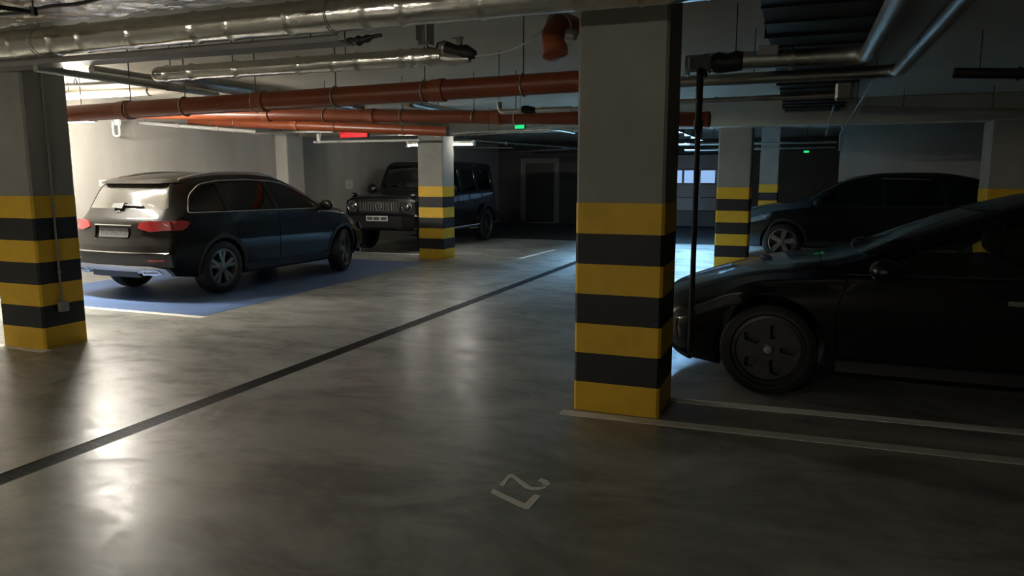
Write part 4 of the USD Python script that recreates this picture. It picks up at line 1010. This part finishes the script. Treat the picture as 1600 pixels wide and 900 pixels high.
# ---------------------------------------------------------------- 2. the boxy off-roader (nose towards the camera)
def build_boxy():
    t = thing('off_roader', 'black boxy off-road car with round headlamps facing out beside the pillar', 'car', (-8.22, 15.75, 0), -90)
    xr, xf = -2.18, 2.18
    c = Car(xr, xf, dict(
        zt=[(xf, 1.16), (2.0, 1.20), (1.5, 1.235), (1.02, 1.26), (.96, 1.28), (.60, 1.85), (.50, 1.93), (.3, 1.955), (-1.0, 1.965), (-2.0, 1.95), (-2.1, 1.93), (xr, 1.88)],
        zb=[(xf, 1.08), (1.0, 1.16), (.9, 1.18), (-2.0, 1.20), (xr, 1.18)],
        wb=[(xf, .84), (1.0, .855), (-2.0, .86), (xr, .85)], wm=[(xf, .86), (0, .885), (xr, .875)], zm=[(xf, .72), (xr, .76)],
        ws=[(xf, .80), (xr, .80)], zs=[(xf, .46), (1.8, .44), (-1.8, .44), (xr, .46)],
        wt=[(xf, .72), (1.05, .76), (.9, .76), (.4, .70), (-2.0, .71), (xr, .70)], cr=[(xf, .03), (1.0, .03), (.5, .05), (xr, .05)]),
        kf=.05, pf=4, kr=.05, pr=5, fprof=((.3, 0), (1.3, 0)), rprof=((0, 0), (2, 0)), spanf=.3, spanr=.3, re=.035, hard=True)
    axles = (1.445, -1.445); R = .41
    wA = rr(-.10, .66, 1.24, 1.77, .03).intersection(Polygon([(-.2, 1.2), (.80, 1.2), (.74, 1.30), (.46, 1.9), (-.2, 1.9)]))
    wB = rr(-.98, -.22, 1.24, 1.77, .03); wC = rr(-1.98, -1.14, 1.26, 1.77, .03)
    wsP = rr(-.66, .66, 1.33, 1.83, .04)
    rw = rr(-.55, .55, 1.30, 1.78, .04)
    d1 = [(.86, .58), (.86, 1.22), (.78, 1.30), (.48, 1.84), (-.15, 1.84), (-.15, .58)]; d2 = [(-.155, .58), (-.155, 1.84), (-1.05, 1.84), (-1.05, .90), (-.95, .58)]
    rwc = [trimesh.creation.box(bounds=[[xr - .1, -.55, 1.32], [xr + .25, .55, 1.78]])]
    assemble(t, c, 'suv', axles, R, .46, .28, .9, [(wA, 'glass'), (wB, 'glass_dark'), (wC, 'glass_dark')], [d1, d2], (wsP, .35, 1.1), None, (-2.08, .86, .85), [(1.06, -.74), (1.06, .74), (2.10, .70), (2.10, -.70)], extra_cut=rwc)
    obj('rear_window', box(xr + .01, xr + .016, -.56, .56, 1.31, 1.79), 'glass_dark', t, False)
    seat_row(t, .0, (-.38, .38), .95, .62); seat_row(t, -.95, (-.42, .42), .95, .62)
    obj('dashboard', bev(.6, .9, -.7, .7, 1.0, 1.25, .05), 'cabin', t, 30)
    for ax in axles:
        for sd in (-1, 1): wheel(t, ax, sd * .80, R, .275, .30, 'multi', sd, True)
    for sd in (-1, 1):
        for ax in axles:
            ar = np.linspace(-.10, np.pi + .10, 24)
            pts = [(ax + math.cos(a) * .55, R + math.sin(a) * .53) for a in ar] + [(ax + math.cos(a) * .455, R + math.sin(a) * .455) for a in ar[::-1]]
            pg = Polygon(pts).intersection(Polygon([(-xf, .46), (xf, .46), (xf, 2), (-xf, 2)]))
            obj('fender_flare', c.side(pg, sd, .075, .10), 'suv', t, 30)
        obj('running_board', tube(c.deform(np.array([(.92, sd * .93, .44), (-.90, sd * .93, .44)])), .035, 12), 'chrome', t); obj('side_exhaust', tube([(-.5, sd * .86, .38), (-.82, sd * .93, .38)], .03, 12), 'chrome', t)
        obj('side_moulding', c.side(rr(-1.0, .9, .83, .87, .01), sd, .016, .03), 'suv', t, 30)
        obj('belt_ridge', c.side(rr(-2.1, 1.9, 1.085, 1.10, .004), sd, .010, .03), 'suv', t, 30)
        for dx in (.62, -.35): obj('door_hinge', tube([(dx + .235, sd * .885, .95), (dx + .235, sd * .885, 1.05)], .014, 8), 'suv', t)
        for dx in (-.05, -.92): obj('door_handle', c.side(rr(dx, dx + .16, 1.0, 1.03, .01), sd, .045, .045), 'suv', t, 30)
        # headlamps, rings
        yl = sd * .655; xl = c.deform(np.array([[xf, yl, .965]]))[0][0]
        hd = lathe([(0, 0), (.105, 0), (.10, .03), (.06, .045), (0, .05)], 32); hd.vertices = hd.vertices[:, [1, 0, 2]]; hd.invert() if hd.volume < 0 else None; hd.apply_translation((xl, yl, .965))
        lp = obj('headlamp', hd, 'lens_dark', t, 35); obj('lamp_ring', ring_at((xl + .012, yl, .965), (1, 0, 0), .108, .012, 32, 8), 'chrome', lp)
        bl = trimesh.creation.icosphere(2, .03); bl.apply_translation((xl + .05, yl + .03, .96)); obj('lamp_bulb', bl, 'lens', lp)
        # indicator pods on the fenders
        pod = trimesh.creation.icosphere(3, 1.0); pod.vertices *= [.10, .055, .045]; pod.apply_translation((1.98, sd * .735, 1.205)); pd = obj('indicator_pod', pod, 'suv', t, 35)
        pl_ = trimesh.creation.icosphere(2, 1.0); pl_.vertices *= [.03, .045, .028]; pl_.apply_translation((2.065, sd * .735, 1.20)); obj('indicator_lens', pl_, 'lens', pd)
        mb = trimesh.creation.icosphere(3, 1.0); mb.vertices *= [.07, .13, .11]; mb.apply_translation((.78, sd * 1.02, 1.32))
        obj('wing_mirror', cat(mb, bev(.75, .81, min(sd * .85, sd * .95), max(sd * .85, sd * .95), 1.24, 1.28, .01)), 'suv', t, 35)
        obj('bumper_intake', c.cap(rr(min(sd * .40, sd * .80), max(sd * .40, sd * .80), .50, .66, .03), 1, .09, .03), 'clad', t, 30)
        w_ = c.slope(Polygon([(sd * .08, 1.30), (sd * .10, 1.29), (sd * .52, 1.345), (sd * .52, 1.36)]), .35, 1.1, 1, .02, .02); obj('wiper', w_, 'clad', t, 30)
    # grille
    gp = Polygon([(-.47, .87), (.47, .87), (.50, 1.06), (-.50, 1.06)]).buffer(-.02).buffer(.02)
    gr = obj('grille', c.cap(gp, 1, .012, .03), 'clad', t, 35)
    obj('grille_frame', c.cap(gp.buffer(.012).difference(gp.buffer(-.012)), 1, .022, .03, .1), 'rim_dark', gr, 35)
    for k in range(15):
        y = -.434 + .062 * k
        if abs(y) < .06: continue
        obj('grille_bar', tube([(xf + .026, y, .885), (xf + .026, y, 1.045)], .0075, 8), 'chrome', gr)
    star = cat(ring_at((0, 0, 0), (1, 0, 0), .075, .010, 28, 8), *[tube([(0, 0, 0), (0, math.sin(a) * .075, math.cos(a) * .075)], [.014, .005], 6) for a in (0, 2.094, 4.189)]); star.apply_translation((xf + .035, 0, .965)); obj('star_emblem', star, 'rim', gr)
    obj('front_bumper', bev(xf - .10, xf + .10, -.93, .93, .48, .82, .05), 'suv', t, 30)
    pl_ = obj('number_plate', bev(xf + .10, xf + .112, -.26, .26, .665, .775, .004), 'plate', t, False)
    for a, b in ((-.235, -.10), (-.08, .06), (.09, .235)): obj('plate_smudge', bev(xf + .1115, xf + .1135, a, b, .685, .755, .0008), 'plate_ink', pl_, False)
    obj('roof_edge_strip', c.tops(rr(.30, .50, -.62, .62, .01), .012, .02), 'chrome', t, 35)
    obj('rear_bumper', bev(xr - .10, xr + .05, -.90, .90, .50, .72, .04), 'suv', t, 30)
    sw = lathe([(0, 0), (.36, 0), (.38, .03), (.38, .20), (.30, .24), (0, .24)], 40); sw.vertices = sw.vertices[:, [1, 0, 2]] * [-1, 1, 1]; sw.invert() if sw.volume < 0 else None; sw.apply_translation((xr - .02, 0, 1.06)); obj('spare_wheel', sw, 'suv', t, 35)
    for sd in (-1, 1): obj('tail_lamp', bev(xr - .115, xr - .09, sd * .72 - .10, sd * .72 + .10, .60, .68, .008), 'tail_red', t, False)
    return t


build_boxy()


# ---------------------------------------------------------------- 3. the black electric car at right (nose to the left)
def build_electric():
    t = thing('electric_car', 'black electric saloon in the dark right foreground, nose behind the nearest pillar', 'car', (1.30, 6.42, 0), 180)
    xr, xf = -2.37, 2.37
    c = Car(xr, xf, dict(
        zt=[(xf, .64), (2.25, .72), (1.9, .83), (1.5, .91), (1.1, .965), (.95, 1.0), (.5, 1.19), (.05, 1.36), (-.4, 1.465), (-.8, 1.485), (-1.4, 1.41), (-1.9, 1.20), (-2.2, 1.09), (xr, 1.01)],
        zb=[(xf, .57), (1.5, .83), (.9, .88), (0, .90), (-1.2, .94), (-2.0, .98), (xr, .92)],
        wb=[(xf, .70), (1.5, .87), (.5, .91), (-1.2, .92), (-1.9, .87), (xr, .74)],
        wm=[(xf, .82), (1.6, .945), (0, .945), (-1.4, .96), (xr, .86)], zm=[(xf, .48), (1.4, .62), (0, .62), (xr, .66)],
        ws=[(xf, .68), (1.8, .86), (0, .90), (-1.8, .88), (xr, .74)], zs=[(xf, .17), (1.8, .15), (1.0, .16), (-1.0, .16), (-1.9, .22), (xr, .30)],
        wt=[(xf, .55), (1.2, .74), (.9, .74), (0, .60), (-1.0, .57), (-1.8, .60), (xr, .62)], cr=[(xf, .04), (1.2, .05), (0, .07), (-1.7, .06), (xr, .05)]),
        kf=.34, pf=2.2, kr=.22, pr=2.4, fprof=((.2, -.12), (.32, -.03), (.45, 0), (.6, -.02), (.75, -.10), (1.0, -.18)), rprof=((.2, -.15), (.5, 0), (.9, -.03), (1.2, -.05)), re=.08)
    axles = (1.45, -1.43); R = .338
    wA = Polygon([(.90, .915), (.40, 1.12), (.0, 1.255), (-.25, 1.305), (-.25, .925)]).buffer(-.015).buffer(.015)
    wB = Polygon([(-.31, .925), (-.31, 1.313), (-.75, 1.315), (-1.10, 1.275), (-1.26, .97)]).buffer(-.015).buffer(.015)
    wC = Polygon([(-1.33, .985), (-1.17, 1.255), (-1.5, 1.17), (-1.78, 1.03)]).buffer(-.012).buffer(.012)
    wsP = Polygon([(-.70, 1.02), (.70, 1.02), (.54, 1.335), (-.54, 1.335)]).buffer(-.03).buffer(.03)
    d1 = [(1.0, .32), (1.02, .65), (.95, .90), (.40, 1.14), (.0, 1.28), (-.28, 1.333), (-.28, .32)]; d2 = [(-.285, .32), (-.285, 1.333), (-.75, 1.338), (-1.14, 1.295), (-1.30, .96), (-1.12, .72), (-.97, .32)]
    assemble(t, c, 'suv', axles, R, .40, .25, .9, [(wA, 'glass'), (wB, 'glass_dark'), (wC, 'glass_dark')], [d1, d2], (wsP, .0, 1.1), None, (-1.6, .95, .55), [(1.12, -.76), (1.12, .76), (2.2, .52), (2.2, -.52)])
    seat_row(t, .05, (-.38, .38), .48, .58); seat_row(t, -.85, (-.42, 0, .42), .50, .54)
    obj('dashboard', bev(.6, .98, -.72, .72, .62, .87, .05), 'cabin', t, 30)
    for ax in axles:
        for sd in (-1, 1): wheel(t, ax, sd * .825, R, .245, .245, 'cover', sd, True)
    for sd in (-1, 1):
        hl = Polygon([(1.72, .675), (1.98, .64), (2.20, .57), (2.26, .55), (2.24, .60), (2.0, .71), (1.78, .735)])
        obj('headlamp', c.side(hl, sd, .008, .04, .05), 'lens_dark', t, 35); obj('daytime_strip', along_side(c, [(1.74, .735), (1.98, .705), (2.20, .61)], sd, .006, .010), 'lens', t)
        for dx in (-.18, -1.12): obj('door_handle', c.side(rr(dx, dx + .20, .75, .78, .01), sd, .006, .01), 'chrome', t, 30)
        obj('window_trim', along_side(c, [(.96, .90), (-1.2, .945), (-1.85, 1.01)], sd, .006, .004), 'clad', t)
        obj('sill_cladding', c.side([(-.99, .22), (1.0, .22), (1.0, .30), (-.99, .30)], sd, .010, .03), 'clad', t, 30)
        obj('fender_badge', c.side(rr(.98, 1.07, .80, .83, .01), sd, .008, .012), 'lens_dark', t, 30)
        mb = trimesh.creation.icosphere(3, 1.0); mb.vertices *= [.10, .12, .075]; mb.apply_translation((.74, sd * 1.03, .955)); obj('wing_mirror', cat(mb, bev(.70, .78, min(sd * .88, sd * .96), max(sd * .88, sd * .96), .88, .92, .012)), 'suv', t, 35)
        obj('tail_lamp', c.side(Polygon([(-2.36, .82), (-2.32, .91), (-2.0, .93), (-2.1, .85)]), sd, .008, .03), 'tail_red', t, 35)
        obj('fog_recess', c.cap(Polygon([(sd * .52, .34), (sd * .56, .46), (sd * .78, .50), (sd * .76, .36)]), 1, .006, .03), 'clad', t, 30)
    obj('lower_intake', c.cap(rr(-.48, .48, .27, .38, .03), 1, .008, .03), 'clad', t, 30)
    obj('bumper_lip', c.cap(Polygon([(-.76, .19), (.76, .19), (.78, .22), (-.78, .22)]), 1, .016, .03), 'clad', t, 30)
    obj('nose_strip', c.cap(Polygon([(-.60, .55), (.60, .55), (.60, .556), (-.60, .556)]), 1, .004, .01), 'chrome', t, 30)
    return t


build_electric()


# ---------------------------------------------------------------- 4. the dark crossover behind
def build_crossover():
    t = thing('crossover_car', 'dark crossover parked behind the electric car with a bright five-spoke front wheel', 'car', (1.16, 15.85, 0), 180)
    xr, xf = -2.35, 2.33
    c = Car(xr, xf, dict(
        zt=[(xf, .86), (2.2, .95), (1.8, 1.04), (1.3, 1.10), (1.1, 1.16), (.5, 1.46), (.1, 1.60), (-.4, 1.65), (-1.1, 1.645), (-1.7, 1.58), (-2.0, 1.47), (-2.2, 1.15), (xr, 1.02)],
        zb=[(xf, .78), (1.5, .95), (.9, 1.0), (0, 1.02), (-1.2, 1.05), (-2.0, 1.07), (xr, .94)],
        wb=[(xf, .78), (1.4, .89), (.5, .90), (-1.2, .90), (-1.9, .87), (xr, .80)], wm=[(xf, .86), (1.6, .935), (0, .925), (-1.4, .945), (xr, .90)], zm=[(xf, .6), (0, .66), (xr, .68)],
        ws=[(xf, .72), (1.8, .85), (0, .88), (-1.8, .87), (xr, .74)], zs=[(xf, .26), (1.0, .24), (-1.0, .24), (xr, .33)],
        wt=[(xf, .60), (1.2, .74), (.9, .71), (0, .61), (-1.0, .61), (-1.8, .58), (xr, .72)], cr=[(xf, .05), (1.2, .05), (0, .05), (xr, .04)]),
        kf=.28, pf=2.4, kr=.17, pr=2.8, fprof=((.2, -.10), (.45, 0), (.65, 0), (.95, -.12)), rprof=((.2, -.14), (.5, 0), (.9, -.05)), re=.06)
    axles = (1.42, -1.42); R = .355
    wA = Polygon([(.92, 1.05), (.88, 1.12), (.36, 1.41), (.0, 1.50), (-.25, 1.525), (-.25, 1.05)]).buffer(-.012).buffer(.012); wB = Polygon([(-.32, 1.05), (-.32, 1.53), (-1.15, 1.51), (-1.25, 1.08)]).buffer(-.012).buffer(.012); wC = Polygon([(-1.32, 1.09), (-1.24, 1.50), (-1.55, 1.43), (-1.85, 1.13)]).buffer(-.012).buffer(.012)
    wsP = Polygon([(-.66, 1.19), (.66, 1.19), (.53, 1.53), (-.53, 1.53)]).buffer(-.03).buffer(.03)
    d1 = [(1.0, .36), (1.0, .7), (.95, 1.03), (.90, 1.14), (.36, 1.435), (.0, 1.525), (-.285, 1.55), (-.285, .36)]; d2 = [(-.29, .36), (-.29, 1.55), (-1.2, 1.53), (-1.29, 1.06), (-1.12, .75), (-.97, .36)]
    assemble(t, c, 'dark_car', axles, R, .40, .24, .9, [(wA, 'glass_dark'), (wB, 'glass_dark'), (wC, 'glass_dark')], [d1, d2], (wsP, .05, 1.25), None, (-1.75, 1.0, .60), [(1.2, -.72), (1.2, .72), (2.2, .58), (2.2, -.58)])
    seat_row(t, .1, (-.38, .38)); seat_row(t, -.85, (-.42, .42))
    for ax in axles:
        for sd in (-1, 1): wheel(t, ax, sd * .81, R, .235, .245, 'five', sd)
    for sd in (-1, 1):
        for ax in axles:
            ar = np.linspace(-.12, np.pi + .12, 24); pts = [(ax + math.cos(a) * .45, R + math.sin(a) * .45) for a in ar] + [(ax + math.cos(a) * .396, R + math.sin(a) * .396) for a in ar[::-1]]
            obj('arch_cladding', c.side(Polygon(pts).intersection(Polygon([(-9, .27), (9, .27), (9, 2), (-9, 2)])), sd, .010, .03), 'clad', t, 30)
        obj('sill_cladding', c.side([(-.97, .29), (.97, .29), (.97, .38), (-.97, .38)], sd, .012, .03), 'clad', t, 30)
        obj('window_trim', along_side(c, [(.95, 1.03), (-1.2, 1.055), (-1.85, 1.09)], sd, .006, .004), 'clad', t)
        mb = trimesh.creation.icosphere(3, 1.0); mb.vertices *= [.09, .12, .08]; mb.apply_translation((.82, sd * 1.02, 1.09)); obj('wing_mirror', cat(mb, bev(.80, .86, min(sd * .87, sd * .95), max(sd * .87, sd * .95), 1.02, 1.06, .012)), 'dark_car', t, 35)
        for dx in (-.02, -1.0): obj('door_handle', c.side(rr(dx, dx + .20, .90, .925, .01), sd, .03, .03), 'dark_car', t, 35)
        obj('headlamp', c.side(Polygon([(1.88, .80), (2.34, .70), (2.34, .78), (2.0, .88)]), sd, .010, .04, .05), 'lens', t, 35)
        obj('tail_lamp', c.side(Polygon([(-2.36, .88), (-2.36, 1.0), (-2.05, 1.02), (-2.1, .92)]), sd, .010, .03), 'tail_red', t, 35)
        xs_ = np.linspace(.0, -1.75, 24); zz = np.array([c.top(x, .57) for x in xs_]) + .025 * np.sin(np.linspace(0, np.pi, 24)) ** .4
        obj('roof_rail', tube(np.column_stack([xs_, np.full(24, sd * .585), zz]), .012, 8), 'clad', t)
    obj('grille', c.cap(Polygon([(-.5, .48), (.5, .48), (.56, .74), (-.56, .74)]), 1, .008, .04), 'clad', t, 35)
    return t


build_crossover()
